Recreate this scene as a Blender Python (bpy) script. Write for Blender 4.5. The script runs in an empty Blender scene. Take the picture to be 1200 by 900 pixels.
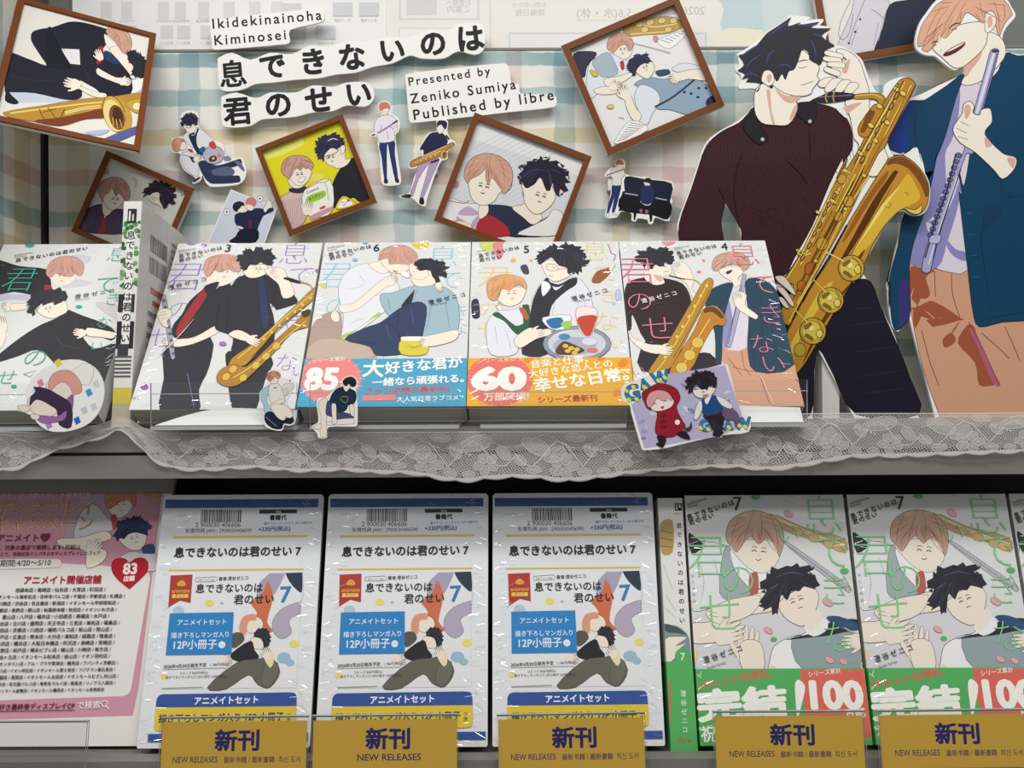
import bpy, bmesh, math, random
from mathutils import Vector, Matrix
random.seed(4)
SC = bpy.context.scene
COL = SC.collection

# ------------------------------------------------------------------ camera, world, lamps, exposure
FPX = 1050.0            # focal length in pixels of the 1200 x 900 frame
ROLL = 0.0052
H = 1.30                # height of the camera
cam_d = bpy.data.cameras.new('camera'); cam = bpy.data.objects.new('camera', cam_d); COL.objects.link(cam)
cam_d.sensor_width = 36.0; cam_d.lens = 36.0*FPX/1200.0; cam_d.clip_start = 0.02
_c, _s = math.cos(ROLL), math.sin(ROLL)
cam.matrix_world = Matrix(((_c, _s, 0, 0), (0, 0, -1, 0), (-_s, _c, 0, H), (0, 0, 0, 1)))
SC.camera = cam
SC.view_settings.view_transform = 'Standard'; SC.view_settings.look = 'None'
SC.view_settings.gamma = 1.0; SC.view_settings.use_curve_mapping = False
SC.view_settings.exposure = 0.0

W = bpy.data.worlds.new('shop_air'); SC.world = W; W.use_nodes = True
W.node_tree.nodes['Background'].inputs[0].default_value = (1.0, 1.0, 0.99, 1)
W.node_tree.nodes['Background'].inputs[1].default_value = 0.25

def lamp(name, loc, target, sx, sy, power, col=(1, .985, .955)):
    d = bpy.data.lights.new(name, 'AREA'); d.shape = 'RECTANGLE'; d.size = sx; d.size_y = sy; d.energy = power; d.color = col
    o = bpy.data.objects.new(name, d); COL.objects.link(o); o.location = loc
    o.rotation_euler = (Vector(target)-Vector(loc)).to_track_quat('-Z', 'Y').to_euler()
    return o
lamp('ceiling_strip_lamp', (-.15, -.18, H+1.38), (0, .72, H), 2.4, .20, 25.5)
lamp('ceiling_strip_lamp', (0, -1.1, H+1.35), (0, .7, H-.1), 3.0, .22, 13)

# ------------------------------------------------------------------ materials
def lin(c):
    c /= 255.0
    return c/12.92 if c <= .04045 else ((c+.055)/1.055)**2.4
def rgb(h):
    return (lin(int(h[0:2], 16)), lin(int(h[2:4], 16)), lin(int(h[4:6], 16)), 1)
MATS = {}
def mat(h, fin='paper'):
    k = h+fin
    if k in MATS: return MATS[k]
    m = bpy.data.materials.new('ink_'+k); m.use_nodes = True
    nt = m.node_tree; b = nt.nodes['Principled BSDF']
    b.inputs['Base Color'].default_value = rgb(h)
    if fin == 'paper':
        b.inputs['Roughness'].default_value = .62; b.inputs['Specular IOR Level'].default_value = .18
    elif fin == 'gloss':
        b.inputs['Roughness'].default_value = .34; b.inputs['Specular IOR Level'].default_value = .22
    elif fin == 'metal':
        b.inputs['Roughness'].default_value = .45; b.inputs['Specular IOR Level'].default_value = .5
    elif fin == 'wrap':        # print under tight shrink film: creased clear coat
        b.inputs['Roughness'].default_value = .5; b.inputs['Specular IOR Level'].default_value = .25
        b.inputs['Coat Weight'].default_value = .55; b.inputs['Coat Roughness'].default_value = .06
        tc = nt.nodes.new('ShaderNodeTexCoord'); mp = nt.nodes.new('ShaderNodeMapping')
        mp.inputs['Rotation'].default_value = (0, 0, .7); mp.inputs['Scale'].default_value = (1, .35, 1)
        n = nt.nodes.new('ShaderNodeTexNoise'); n.inputs['Scale'].default_value = 75; n.inputs['Detail'].default_value = 3
        n.inputs['Distortion'].default_value = 1.2
        # creases gather along the edges of the pack: uv 'edge' holds distance to the border
        bp = nt.nodes.new('ShaderNodeBump'); bp.inputs['Distance'].default_value = .004; bp.inputs['Strength'].default_value = .2
        nt.links.new(tc.outputs['Object'], mp.inputs['Vector']); nt.links.new(mp.outputs[0], n.inputs['Vector'])
        nt.links.new(n.outputs[0], bp.inputs['Height']); nt.links.new(bp.outputs[0], b.inputs['Coat Normal'])
    MATS[k] = m
    return m

def acrylic(name='clear_acrylic', tint=(.985, .99, .99), rough=.04, base=.04):
    if name in MATS: return MATS[name]
    m = bpy.data.materials.new(name); m.use_nodes = True; nt = m.node_tree; nt.nodes.clear()
    out = nt.nodes.new('ShaderNodeOutputMaterial'); mx = nt.nodes.new('ShaderNodeMixShader')
    t = nt.nodes.new('ShaderNodeBsdfTransparent'); t.inputs[0].default_value = (*tint, 1)
    g = nt.nodes.new('ShaderNodeBsdfGlossy'); g.inputs['Roughness'].default_value = rough
    lw = nt.nodes.new('ShaderNodeLayerWeight'); lw.inputs['Blend'].default_value = .5
    pw = nt.nodes.new('ShaderNodeMath'); pw.operation = 'POWER'; pw.inputs[1].default_value = 4
    ad = nt.nodes.new('ShaderNodeMath'); ad.operation = 'MULTIPLY_ADD'; ad.inputs[1].default_value = .8; ad.inputs[2].default_value = base
    nt.links.new(lw.outputs['Facing'], pw.inputs[0]); nt.links.new(pw.outputs[0], ad.inputs[0]); nt.links.new(ad.outputs[0], mx.inputs[0])
    nt.links.new(t.outputs[0], mx.inputs[1]); nt.links.new(g.outputs[0], mx.inputs[2]); nt.links.new(mx.outputs[0], out.inputs[0])
    MATS[name] = m
    return m

# ------------------------------------------------------------------ geometry helpers
CAMP = Vector((0, 0, H))
def ray(px, py):
    dx, dy = px-600.0, 450.0-py
    return Vector(((dx*_c+dy*_s)/FPX, 1.0, (-dx*_s+dy*_c)/FPX))
def at(px, py, D):
    return CAMP + ray(px, py)*D

class Plane:
    """a real flat surface in the place: origin, right, up, outward normal"""
    def __init__(s, o, u, v):
        s.o = Vector(o); s.u = Vector(u).normalized(); s.v = Vector(v).normalized(); s.n = s.u.cross(s.v).normalized()
        s.v = s.n.cross(s.u).normalized()
    def px(s, x, y):
        r = ray(x, y); d = r.dot(s.n)
        p = CAMP + r*((s.o-CAMP).dot(s.n)/d) - s.o
        return (p.dot(s.u), p.dot(s.v))
    def mat(s):
        return Matrix(((s.u.x, s.v.x, s.n.x, s.o.x), (s.u.y, s.v.y, s.n.y, s.o.y), (s.u.z, s.v.z, s.n.z, s.o.z), (0, 0, 0, 1)))
    def world(s, a, b, c=0):
        return s.o+s.u*a+s.v*b+s.n*c
    def shifted(s, w):
        return Plane(s.o+s.n*w, s.u, s.v)
def facing(px, py, D, roll=0.0, tilt=0.0):
    o = at(px, py, D); v = Vector((0, math.sin(tilt), math.cos(tilt))); u = Vector((1, 0, 0))
    n = u.cross(v); R = Matrix.Rotation(roll, 3, n)
    return Plane(o, R@u, R@v)
def leaning(px, py, D, a, b, p_u):
    """plane through three pixels whose depth changes by a, b per focal length; u runs towards pixel p_u"""
    P = lambda x, y: at(x, y, D*(1+(a*(x-px)+b*(y-py))/FPX))
    o, e1, e2 = P(px, py), P(px+60, py), P(px, py-60)
    n = (e1-o).cross(e2-o).normalized()
    T = Plane(o, e1-o, e2-o); q = T.px(*p_u[1]); q0 = T.px(*p_u[0])
    u = T.u*(q[0]-q0[0])+T.v*(q[1]-q0[1])
    return Plane(o, u, n.cross(u))

FR = dict(G=(0, 0, 1), S1=(780, 10, 5), S2=(780, 180, 5), S3=(960, 180, 5), S4=(880, 330, 5), S5=(0, 0, 5), S6=(70, 120, 6),
          S7=(280, 120, 6), S8=(500, 125, 6), S9=(650, 0, 4.738), S10=(200, 125, 8.571), S11=(430, 110, 6.425), S12=(700, 180, 10),
          S13=(240, 215, 12), S14=(0, 270, 3.6), S15=(140, 270, 3.75), S16=(340, 270, 3.75), S17=(540, 270, 3.75), S18=(720, 270, 3.75),
          S19=(0, 560, 2.647), S20=(360, 570, 2.727), S21=(770, 570, 2.728), S22=(980, 570, 2.727), S23=(710, 410, 6.667),
          S24=(290, 420, 8), S25=(900, 0, 4), S26=(900, 225, 4), S27=(880, 0, 3.75), T1=(160, 0, 3), T2=(500, 0, 3), T5=(0, 225, 4))
def P(fr, s):
    """'x,y x,y* ...' in the frame's units -> photo pixels; * marks a sharp corner"""
    ox, oy, k = FR[fr]; out = []
    for t in s.split():
        c = t.endswith('*'); x, y = t.rstrip('*').split(',')
        out.append((ox+float(x)/k, oy+float(y)/k, c))
    return out
def smooth(pts, closed, n=3, sharp=False):
    if sharp: return [(p[0], p[1]) for p in pts]
    out = []; m = len(pts)
    rng = range(m if closed else m-1)
    for i in rng:
        p1, p2 = pts[i], pts[(i+1) % m]
        p0 = pts[(i-1) % m] if (closed or i > 0) else p1
        p3 = pts[(i+2) % m] if (closed or i+2 < m) else p2
        t1 = (0, 0) if p1[2] else ((p2[0]-p0[0])*.5, (p2[1]-p0[1])*.5)
        t2 = (0, 0) if p2[2] else ((p3[0]-p1[0])*.5, (p3[1]-p1[1])*.5)
        d = math.hypot(p2[0]-p1[0], p2[1]-p1[1])
        for t in (t1, t2):
            pass
        def lim(t):
            l = math.hypot(*t)
            return t if l <= d*1.1 or l == 0 else (t[0]*d*1.1/l, t[1]*d*1.1/l)
        t1, t2 = lim(t1), lim(t2)
        for k in range(n):
            s = k/n; s2 = s*s; s3 = s2*s
            h1, h2, h3, h4 = 2*s3-3*s2+1, s3-2*s2+s, -2*s3+3*s2, s3-s2
            out.append((h1*p1[0]+h2*t1[0]+h3*p2[0]+h4*t2[0], h1*p1[1]+h2*t1[1]+h3*p2[1]+h4*t2[1]))
    if not closed: out.append((pts[-1][0], pts[-1][1]))
    return out
def clip_rect(poly, r):
    for ax, lim, sg in ((0, r[0], 1), (1, r[1], 1), (0, r[2], -1), (1, r[3], -1)):
        out = []
        for i in range(len(poly)):
            a, b = poly[i-1], poly[i]
            ia, ib = (a[ax]-lim)*sg >= 0, (b[ax]-lim)*sg >= 0
            if ia != ib:
                t = (lim-a[ax])/(b[ax]-a[ax])
                out.append((a[0]+(b[0]-a[0])*t, a[1]+(b[1]-a[1])*t))
            if ib: out.append(b)
        poly = out
        if len(poly) < 3: return []
    return poly

TXT = {}
TL = 1.5e-6       # step between the repeated signs of bold writing
LAY = {}
def lay(V, i):
    return TL*(i//LAY[id(V)])
def text_mesh(body, bold=0.0, sp=1.0):
    """outline of a piece of writing; heavier weights are drawn by repeating the signs a hair apart"""
    k = (body, bold, sp)
    if k in TXT: return TXT[k]
    c = bpy.data.curves.new('t', 'FONT'); c.body = body; c.offset = min(bold, 0); c.space_character = sp; c.resolution_u = 3
    o = bpy.data.objects.new('t', c)
    m = bpy.data.meshes.new_from_object(o)
    V0 = [(v.co.x, v.co.y) for v in m.vertices]; F0 = [tuple(p.vertices) for p in m.polygons]
    bpy.data.objects.remove(o); bpy.data.curves.remove(c); bpy.data.meshes.remove(m)
    V, F = list(V0), list(F0)
    if bold > .004:
        n = 4 if bold < .022 else 10
        for i in range(n):
            t = 2*math.pi*(i+.5)/n; q = len(V)
            V += [(x+bold*math.cos(t), y+bold*math.sin(t)) for x, y in V0]; F += [tuple(j+q for j in f) for f in F0]
    LAY[id(V)] = len(V0)
    TXT[k] = (V, F)
    return TXT[k]

DZ = 3.5e-6
class Art:
    """one mesh: a printed or cut surface drawn in shapes on a plane of the place"""
    def __init__(s, plane, fin='paper', fr='G', w0=0.0, clip=None):
        s.p = plane; s.fin = fin; s.fr = fr; s.V = []; s.F = []; s.M = []; s.mats = []; s.w = w0; s.clip = clip
    def mi(s, h):
        m = mat(h, s.fin) if isinstance(h, str) else h
        if m not in s.mats: s.mats.append(m)
        return s.mats.index(m)
    def L(s, pts): return [s.p.px(x, y) for x, y in pts]
    def face(s, pts3, m):
        n = len(s.V); s.V += pts3; s.F.append(tuple(range(n, n+len(pts3)))); s.M.append(m)
    def poly(s, loc, h, w=None):
        """polygon in plane coordinates (metres)"""
        if s.clip: loc = clip_rect(loc, s.clip)
        if len(loc) < 3: return
        q = [loc[0]]
        for p in loc[1:]:
            if abs(p[0]-q[-1][0])+abs(p[1]-q[-1][1]) > 2e-6: q.append(p)
        if len(q) < 3: return
        ar = sum(q[i-1][0]*q[i][1]-q[i][0]*q[i-1][1] for i in range(len(q)))
        if ar < 0: q = q[::-1]
        if abs(ar) < 1e-11: return
        if w is None: s.w += DZ; w = s.w
        s.face([(x, y, w) for x, y in q], s.mi(h))
    def f(s, h, *a, o=None, ow=.85, sharp=False, fr=None):
        """fill; arguments are strings in the current frame or ready pixel lists"""
        pts = []
        for x in a: pts += P(fr or s.fr, x) if isinstance(x, str) else x
        sm = smooth(pts, True, sharp=sharp)
        hk = HAIR.get(h) if isinstance(h, str) else None
        if hk and hk[1]: s.spikes(h, sm)
        s.poly(s.L(sm), h)
        if o and not (hk and hk[1]): s.ribbon(s.L(sm), o, ow, True)
        if hk: s.strands(hk[0], hk[2], sm)
    def spikes(s, h, sm):
        """loose tufts standing out of a head of hair"""
        xs = [p[0] for p in sm]; ys = [p[1] for p in sm]; cx, cy = (min(xs)+max(xs))/2, (min(ys)+max(ys))/2
        R = ((max(xs)-min(xs))+(max(ys)-min(ys)))/4; r = random.Random(len(sm)); w = s.w+DZ
        n = len(sm); st = max(1, int(n/22))
        for i in range(0, n, st):
            a, b = sm[i], sm[(i+st) % n]
            mx, my = (a[0]+b[0])/2, (a[1]+b[1])/2; dx, dy = mx-cx, my-cy; l = math.hypot(dx, dy) or 1
            if l < R*.62: continue
            k = R*r.uniform(.06, .24); sw = r.uniform(-.12, .12)*R
            s.poly(s.L([a, (mx+dx/l*k-dy/l*sw, my+dy/l*k+dx/l*sw), b]), h, w)
        s.w = w
    def strands(s, dark, light, sm):
        xs = [p[0] for p in sm]; ys = [p[1] for p in sm]; x0, x1, y0, y1 = min(xs), max(xs), min(ys), max(ys)
        R = ((x1-x0)+(y1-y0))/4; c = ((x0+x1)/2, y0+(y1-y0)*.12); r = random.Random(len(sm)+3); n = len(sm); st = max(1, int(n/26))
        for i in range(0, n, st):
            b = sm[i]
            d = math.hypot(b[0]-c[0], b[1]-c[1])
            if d < R*.5: continue
            q = lambda t, j=0: (c[0]+(b[0]-c[0])*t+(b[1]-c[1])*j, c[1]+(b[1]-c[1])*t-(b[0]-c[0])*j*.3, False)
            j = r.uniform(-.06, .06); t0 = r.uniform(.3, .6)
            L = smooth([q(t0), q((t0+.95)/2, j), q(.95)], False, 4)
            s.ribbon(s.L(L), light if r.random() < .33 else dark, max(.35, R*.018), False, True)
    def ribbon(s, loc, h, wpx, closed=False, taper=False):
        wm = wpx*(s.p.o-CAMP).dot(Vector((0, 1, 0)))/FPX*.5
        n = len(loc)
        if n < 2: return
        s.w += DZ; L = []; R = []
        for i in range(n):
            a = loc[i-1] if (i > 0 or closed) else loc[i]; b = loc[(i+1) % n] if (i < n-1 or closed) else loc[i]
            dx, dy = b[0]-a[0], b[1]-a[1]; l = math.hypot(dx, dy) or 1
            k = wm*(1 if not taper else .25+.75*math.sin(math.pi*min(1, max(0, i/(n-1)))))
            L.append((loc[i][0]-dy/l*k, loc[i][1]+dx/l*k)); R.append((loc[i][0]+dy/l*k, loc[i][1]-dx/l*k))
        for i in range(n if closed else n-1):
            j = (i+1) % n
            s.poly([L[i], R[i], R[j], L[j]], h, s.w)
    def s(s, h, wpx, *a, fr=None, sharp=False, closed=False, taper=False):
        for x in a:
            pts = P(fr or s.fr, x) if isinstance(x, str) else x
            s.ribbon(s.L(smooth(pts, closed, sharp=sharp)), h, wpx, closed, taper)
    def e(s, h, cx, cy, rx, ry=None, rot=0, fr=None, o=None, ow=.85, n=20):
        ry = ry or rx; ox, oy, k = FR[fr or s.fr]; c, d = math.cos(math.radians(rot)), math.sin(math.radians(rot)); q = []
        for i in range(n):
            t = 2*math.pi*i/n; a, b = rx*math.cos(t), ry*math.sin(t)
            q.append((ox+(cx+a*c-b*d)/k, oy+(cy+a*d+b*c)/k))
        if h: s.poly(s.L(q), h)
        if o: s.ribbon(s.L(q), o, ow, True)
    def t(s, body, a, h, bold=.012, sp=1.0, hpx=None, fr=None, w=None):
        """text whose baseline runs between two pixels 'x0,y0 x1,y1'"""
        p = P(fr or s.fr, a); A, B = s.p.px(p[0][0], p[0][1]), s.p.px(p[1][0], p[1][1])
        V, Fc = text_mesh(body, bold, sp)
        x0, x1 = min(v[0] for v in V), max(v[0] for v in V); y0, y1 = min(v[1] for v in V), max(v[1] for v in V)
        dx, dy = B[0]-A[0], B[1]-A[1]; l = math.hypot(dx, dy); k = l/(x1-x0); ky = k
        if hpx: ky = hpx/FR[fr or s.fr][2]*abs(s.p.px(p[0][0], p[0][1]-1)[1]-A[1])/(y1-y0) if (abs(dy) < abs(dx)) else k
        ux, uy = dx/l, dy/l; s.w += DZ; n = len(s.V); m = s.mi(h)
        for i, (x, y) in enumerate(V):
            q, r = (x-x0)*k, y*ky
            s.V.append((A[0]+ux*q-uy*r, A[1]+uy*q+ux*r, s.w+lay(V, i)))
        s.w += TL*10
        for fc in Fc: s.F.append(tuple(i+n for i in fc)); s.M.append(m)
    def g(s, ch, cx, cy, size, h, bold=0.0, fr=None, rot=0, sx=1.0):
        """one glyph centred on a pixel, size in frame units"""
        ox, oy, k = FR[fr or s.fr]; X, Y = ox+cx/k, oy+cy/k
        C = s.p.px(X, Y); D = s.p.px(X+1, Y); pm = math.hypot(D[0]-C[0], D[1]-C[1])*size/k
        V, Fc = text_mesh(ch, bold)
        if not V: return
        x0, x1 = min(v[0] for v in V), max(v[0] for v in V); y0, y1 = min(v[1] for v in V), max(v[1] for v in V)
        c, d = math.cos(math.radians(rot)), math.sin(math.radians(rot))
        s.w += DZ; n = len(s.V); m = s.mi(h)
        for i, (x, y) in enumerate(V):
            a, b = (x-(x0+x1)/2)*pm*sx, (y-(y0+y1)/2)*pm
            q = (C[0]+a*c-b*d, C[1]+a*d+b*c)
            if s.clip: q = (min(max(q[0], s.clip[0]), s.clip[2]), min(max(q[1], s.clip[1]), s.clip[3]))
            s.V.append((*q, s.w+lay(V, i)))
        s.w += TL*10
        for fc in Fc: s.F.append(tuple(i+n for i in fc)); s.M.append(m)
    def vt(s, body, a, h, bold=.01, size=None, fr=None):
        """vertical writing from pixel to pixel (centres of first and last sign)"""
        p = P('G', ' '.join('%f,%f' % (q[0], q[1]) for q in P(fr or s.fr, a))); n = len(body)
        k = FR[fr or s.fr][2]
        for i, ch in enumerate(body):
            t = i/max(1, n-1); s.g(ch, p[0][0]+(p[1][0]-p[0][0])*t, p[0][1]+(p[1][1]-p[0][1])*t, size/k, h, bold, fr='G')
    def slab(s, pts, th, face_h, side_h=None, sharp=False, w1=None):
        """cut board: front at w=0 (or w1), back at w-th"""
        q = s.L(smooth(pts, True, sharp=sharp)) if pts and len(pts[0]) == 3 else list(pts)
        ar = sum(q[i-1][0]*q[i][1]-q[i][0]*q[i-1][1] for i in range(len(q)))
        if ar < 0: q = q[::-1]
        w1 = s.w if w1 is None else w1
        a = s.mi(face_h); b = s.mi(side_h or face_h)
        s.face([(x, y, w1) for x, y in q], a); s.face([(x, y, w1-th) for x, y in q[::-1]], b)
        for i in range(len(q)):
            p, r = q[i-1], q[i]
            s.face([(p[0], p[1], w1-th), (r[0], r[1], w1-th), (r[0], r[1], w1), (p[0], p[1], w1)], b)
    def box(s, x0, x1, y0, y1, z0, z1, h):
        m = s.mi(h); v = [(x, y, z) for z in (z0, z1) for y in (y0, y1) for x in (x0, x1)]
        for fc in ((0, 2, 3, 1), (4, 5, 7, 6), (0, 1, 5, 4), (2, 6, 7, 3), (0, 4, 6, 2), (1, 3, 7, 5)):
            s.face([v[i] for i in fc], m)
    def build(s, name, parent=None, label=None, cat=None, group=None, kind=None):
        me = bpy.data.meshes.new(name); me.from_pydata(s.V, [], s.F); me.update()
        for m in s.mats: me.materials.append(m)
        me.polygons.foreach_set('material_index', s.M)
        o = bpy.data.objects.new(name, me); COL.objects.link(o)
        if parent:
            o.parent = parent
            o.matrix_local = PM[parent.name].inverted() @ s.p.mat()
        else:
            o.matrix_world = s.p.mat()
        PM[o.name] = s.p.mat()
        tag(o, label, cat, group, kind)
        return o
PM = {}
def tag(o, label=None, cat=None, group=None, kind=None):
    if label: o['label'] = label
    if cat: o['category'] = cat
    if group: o['group'] = group
    if kind: o['kind'] = kind
def empty(name, plane, label, cat, group=None):
    o = bpy.data.objects.new(name, None); COL.objects.link(o); o.empty_display_size = .02
    M = plane.mat() if isinstance(plane, Plane) else Matrix.Translation(plane)
    o.matrix_world = M; PM[o.name] = M; tag(o, label, cat, group)
    return o
def world_plane(x=0, y=0, z=0):     # axes u=x, v=z(up), n=-y
    return Plane((x, y, z), (1, 0, 0), (0, 0, 1))
def bevel(o, w, n=2):
    m = o.modifiers.new('bevel', 'BEVEL'); m.width = w; m.segments = n; m.limit_method = 'ANGLE'
    return o
HAIR = {}
for k_ in ('2B2A33', '2B2F4C', '262234', '27294A', '2C2534', '26305A', '23253A', '2A2226'): HAIR[k_] = ('17171F', True, '4C4F72')
for k_ in ('E0AC8E', 'CFA08D', 'BE9C88', 'CB9A90', 'B88E88', 'E2A46E', 'C98A66', 'DB9A74', 'D98E66'): HAIR[k_] = ('9A6456', False, 'E6C4B2')
WHITE = 'E2E1DC'; INK = '1B1A1E'; LINE = '3A2A2C'

# creased shrink film along the edges of a wrapped pack
def film_mat():
    if 'film' in MATS: return MATS['film']
    m = bpy.data.materials.new('shrink_film'); m.use_nodes = True; nt = m.node_tree; nt.nodes.clear()
    out = nt.nodes.new('ShaderNodeOutputMaterial'); mx = nt.nodes.new('ShaderNodeMixShader'); mx.inputs[0].default_value = .22
    t = nt.nodes.new('ShaderNodeBsdfTransparent'); g = nt.nodes.new('ShaderNodeBsdfGlossy'); g.inputs['Roughness'].default_value = .14
    nt.links.new(t.outputs[0], mx.inputs[1]); nt.links.new(g.outputs[0], mx.inputs[2]); nt.links.new(mx.outputs[0], out.inputs[0])
    MATS['film'] = m
    return m
def film(r, pl, w, h, seed, w0=.0006, n=150, inset=.011, lean=0.0):
    rn = random.Random(seed); A = Art(pl); m = A.mi(film_mat())
    for i in range(n):
        e = rn.choice('lllrrrttb'); ln = rn.uniform(.002, .0085); wd = rn.uniform(.00018, .0005)
        d = abs(rn.gauss(0, inset*.5))+.0006
        if e in 'lr':
            x = (-w/2+d if e == 'l' else w/2-d); y = rn.uniform(.004, h-.004)
        else:
            x = rn.uniform(-w/2+.004, w/2-.004); y = (h-d if e == 't' else d)
        a = rn.gauss(.22 if x < 0 else -.22, .28)
        ux, uy = math.cos(a)*ln/2, math.sin(a)*ln/2; vx, vy = -math.sin(a)*wd, math.cos(a)*wd
        k = .65*wd*math.tan(rn.gauss(lean, .17))
        q = [(x-ux-vx*.3, y-uy-vy*.3), (x+ux-vx*.3, y+uy-vy*.3), (x+ux*.9+vx, y+uy*.9+vy), (x-ux*.9+vx, y-uy*.9+vy)]
        if any(abs(p[0]) > w/2-.0002 or not 0 < p[1] < h for p in q): continue
        z = w0+.0002
        A.face([(q[0][0], q[0][1], z+k), (q[1][0], q[1][1], z+k), (q[2][0], q[2][1], z-k), (q[3][0], q[3][1], z-k)], m)
    return A.build('shrink_film', r, 'creased clear film', kind='stuff')

# ------------------------------------------------------------------ the shelving unit
PANEL_D = .86
WP = world_plane(0, 0, H)
unit = empty('shelving_unit', world_plane(0, .67, H-.45), 'grey metal bookshop shelving unit with two tiers of books', 'shelving')
GREY = '7C7A73'
def ubox(name, x0, x1, y0, y1, z0, z1, h, fin='metal', bev=.0012, parent=unit, label=None):
    a = Art(WP, fin); a.box(x0, x1, z0, z1, -y1, -y0, h)
    o = a.build(name, parent, label); bevel(o, bev); return o
ubox('upper_shelf', -.80, .80, .668, .875, -.0495, -.0325, GREY)
ubox('front_rail', -.80, .80, .667, .690, -.0690, -.0520, GREY)
ubox('dark_gap_strip', -.80, .80, .672, .685, -.0520, -.0495, '141414')  # filler between shelf and rail; the gap's darkness is put into its colour
ubox('lower_shelf', -.80, .80, .6395, .875, -.285, -.2720, GREY)
ubox('front_lip', -.80, .80, .626, .639, -.300, -.2625, '75736C')
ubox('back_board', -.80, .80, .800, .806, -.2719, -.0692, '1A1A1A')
ubox('back_board', -.80, .80, .872, .878, -.0324, .62, '6F716E')
ubox('base_cabinet', -.80, .80, .66, .875, -.45, -.2852, '77767A')
ubox('side_panel', -.462, -.449, .70, .871, -.0324, .60, '55534E')

def gingham(name, vb, hb, base, seed):
    """watercolour gingham: woven translucent bands; vb / hb = (centre, half width, colour) in metres"""
    m = bpy.data.materials.new(name); m.use_nodes = True; nt = m.node_tree; b = nt.nodes['Principled BSDF']
    N = nt.nodes.new; L = nt.links.new
    tc = N('ShaderNodeTexCoord'); n = N('ShaderNodeTexNoise'); n.inputs['Scale'].default_value = 55; n.inputs['Detail'].default_value = 2
    mp = N('ShaderNodeMapping'); mp.inputs['Location'].default_value = (seed, seed*.7, 0)
    L(tc.outputs['Object'], mp.inputs[0]); L(mp.outputs[0], n.inputs['Vector'])
    sub = N('ShaderNodeVectorMath'); sub.operation = 'SUBTRACT'; sub.inputs[1].default_value = (.5, .5, .5); L(n.outputs['Color'], sub.inputs[0])
    sc = N('ShaderNodeVectorMath'); sc.operation = 'SCALE'; sc.inputs['Scale'].default_value = .0055; L(sub.outputs[0], sc.inputs[0])
    ad = N('ShaderNodeVectorMath'); L(tc.outputs['Object'], ad.inputs[0]); L(sc.outputs[0], ad.inputs[1])
    sp = N('ShaderNodeSeparateXYZ'); L(ad.outputs[0], sp.inputs[0])
    n2 = N('ShaderNodeTexNoise'); n2.inputs['Scale'].default_value = 18; L(tc.outputs['Object'], n2.inputs['Vector'])
    r2 = N('ShaderNodeMapRange'); r2.inputs[1].default_value = .3; r2.inputs[2].default_value = .7; r2.inputs[3].default_value = .72; r2.inputs[4].default_value = 1
    L(n2.outputs[0], r2.inputs[0])
    cur = None
    for ax, bands in ((0, vb), (1, hb)):
        for c, hw, col, st in bands:
            s1 = N('ShaderNodeMath'); s1.operation = 'SUBTRACT'; s1.inputs[1].default_value = c; L(sp.outputs[ax], s1.inputs[0])
            s2 = N('ShaderNodeMath'); s2.operation = 'ABSOLUTE'; L(s1.outputs[0], s2.inputs[0])
            mr = N('ShaderNodeMapRange'); mr.inputs[1].default_value = hw-.0006; mr.inputs[2].default_value = hw+.0006
            mr.inputs[3].default_value = st; mr.inputs[4].default_value = 0; L(s2.outputs[0], mr.inputs[0])
            mu = N('ShaderNodeMath'); mu.operation = 'MULTIPLY'; L(mr.outputs[0], mu.inputs[0]); L(r2.outputs[0], mu.inputs[1])
            mx = N('ShaderNodeMix'); mx.data_type = 'RGBA'; mx.blend_type = 'MULTIPLY'
            L(mu.outputs[0], mx.inputs[0])
            if cur: L(cur, mx.inputs[6])
            else: mx.inputs[6].default_value = rgb(base)
            mx.inputs[7].default_value = rgb(col); cur = mx.outputs[2]
    L(cur, b.inputs['Base Color'])
    b.inputs['Roughness'].default_value = .55; b.inputs['Specular IOR Level'].default_value = .3
    # clear protective film over the sheet, slightly rippled
    b.inputs['Coat Weight'].default_value = .7; b.inputs['Coat Roughness'].default_value = .05
    nb = N('ShaderNodeTexNoise'); nb.inputs['Scale'].default_value = 7; L(tc.outputs['Object'], nb.inputs['Vector'])
    bp = N('ShaderNodeBump'); bp.inputs['Distance'].default_value = .01; bp.inputs['Strength'].default_value = .5
    L(nb.outputs[0], bp.inputs['Height']); L(bp.outputs[0], b.inputs['Coat Normal'])
    return m
BP = world_plane(0, PANEL_D, H)
def bx(x0, x1, col, st=.8):
    a, b = BP.px(x0, 160)[0], BP.px(x1, 160)[0]; return ((a+b)/2, (b-a)/2, col, st)
def by(y0, y1, col, st=.9):
    a, b = BP.px(600, y1)[1], BP.px(600, y0)[1]; return ((a+b)/2, (b-a)/2, col, st)
BLUE, TEAL, YEL, PINK = 'B9D3DC', '7FAFBC', 'F2E4BE', 'F0D6D8'
vb = [bx(78, 104, 'EFE2BE'), bx(210, 234, BLUE), bx(273, 296, YEL), bx(337, 360, YEL), bx(398, 421, PINK), bx(461, 485, BLUE), bx(527, 548, YEL),
      bx(594, 612, PINK), bx(650, 674, BLUE), bx(717, 738, YEL), bx(776, 801, PINK), bx(840, 862, BLUE), bx(905, 927, YEL), bx(965, 990, PINK), bx(1030, 1052, BLUE), bx(1095, 1118, YEL), bx(1155, 1180, PINK), bx(1220, 1243, BLUE), bx(1285, 1308, YEL), bx(1345, 1368, PINK)]
hb = [by(61, 77, '86B3BF'), by(103, 122, 'A9CBD4'), by(150, 168, 'F0E2BA'), by(197, 216, 'ECD2D4'), by(245, 263, 'B4D0D6'), by(295, 312, YEL), by(340, 360, PINK), by(400, 420, BLUE)]
a = Art(BP, 'paper')
gm = gingham('gingham_print', vb, hb, 'E6E4DD', 3.0)
x0, x1 = BP.px(57, 200)[0], .62
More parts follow.
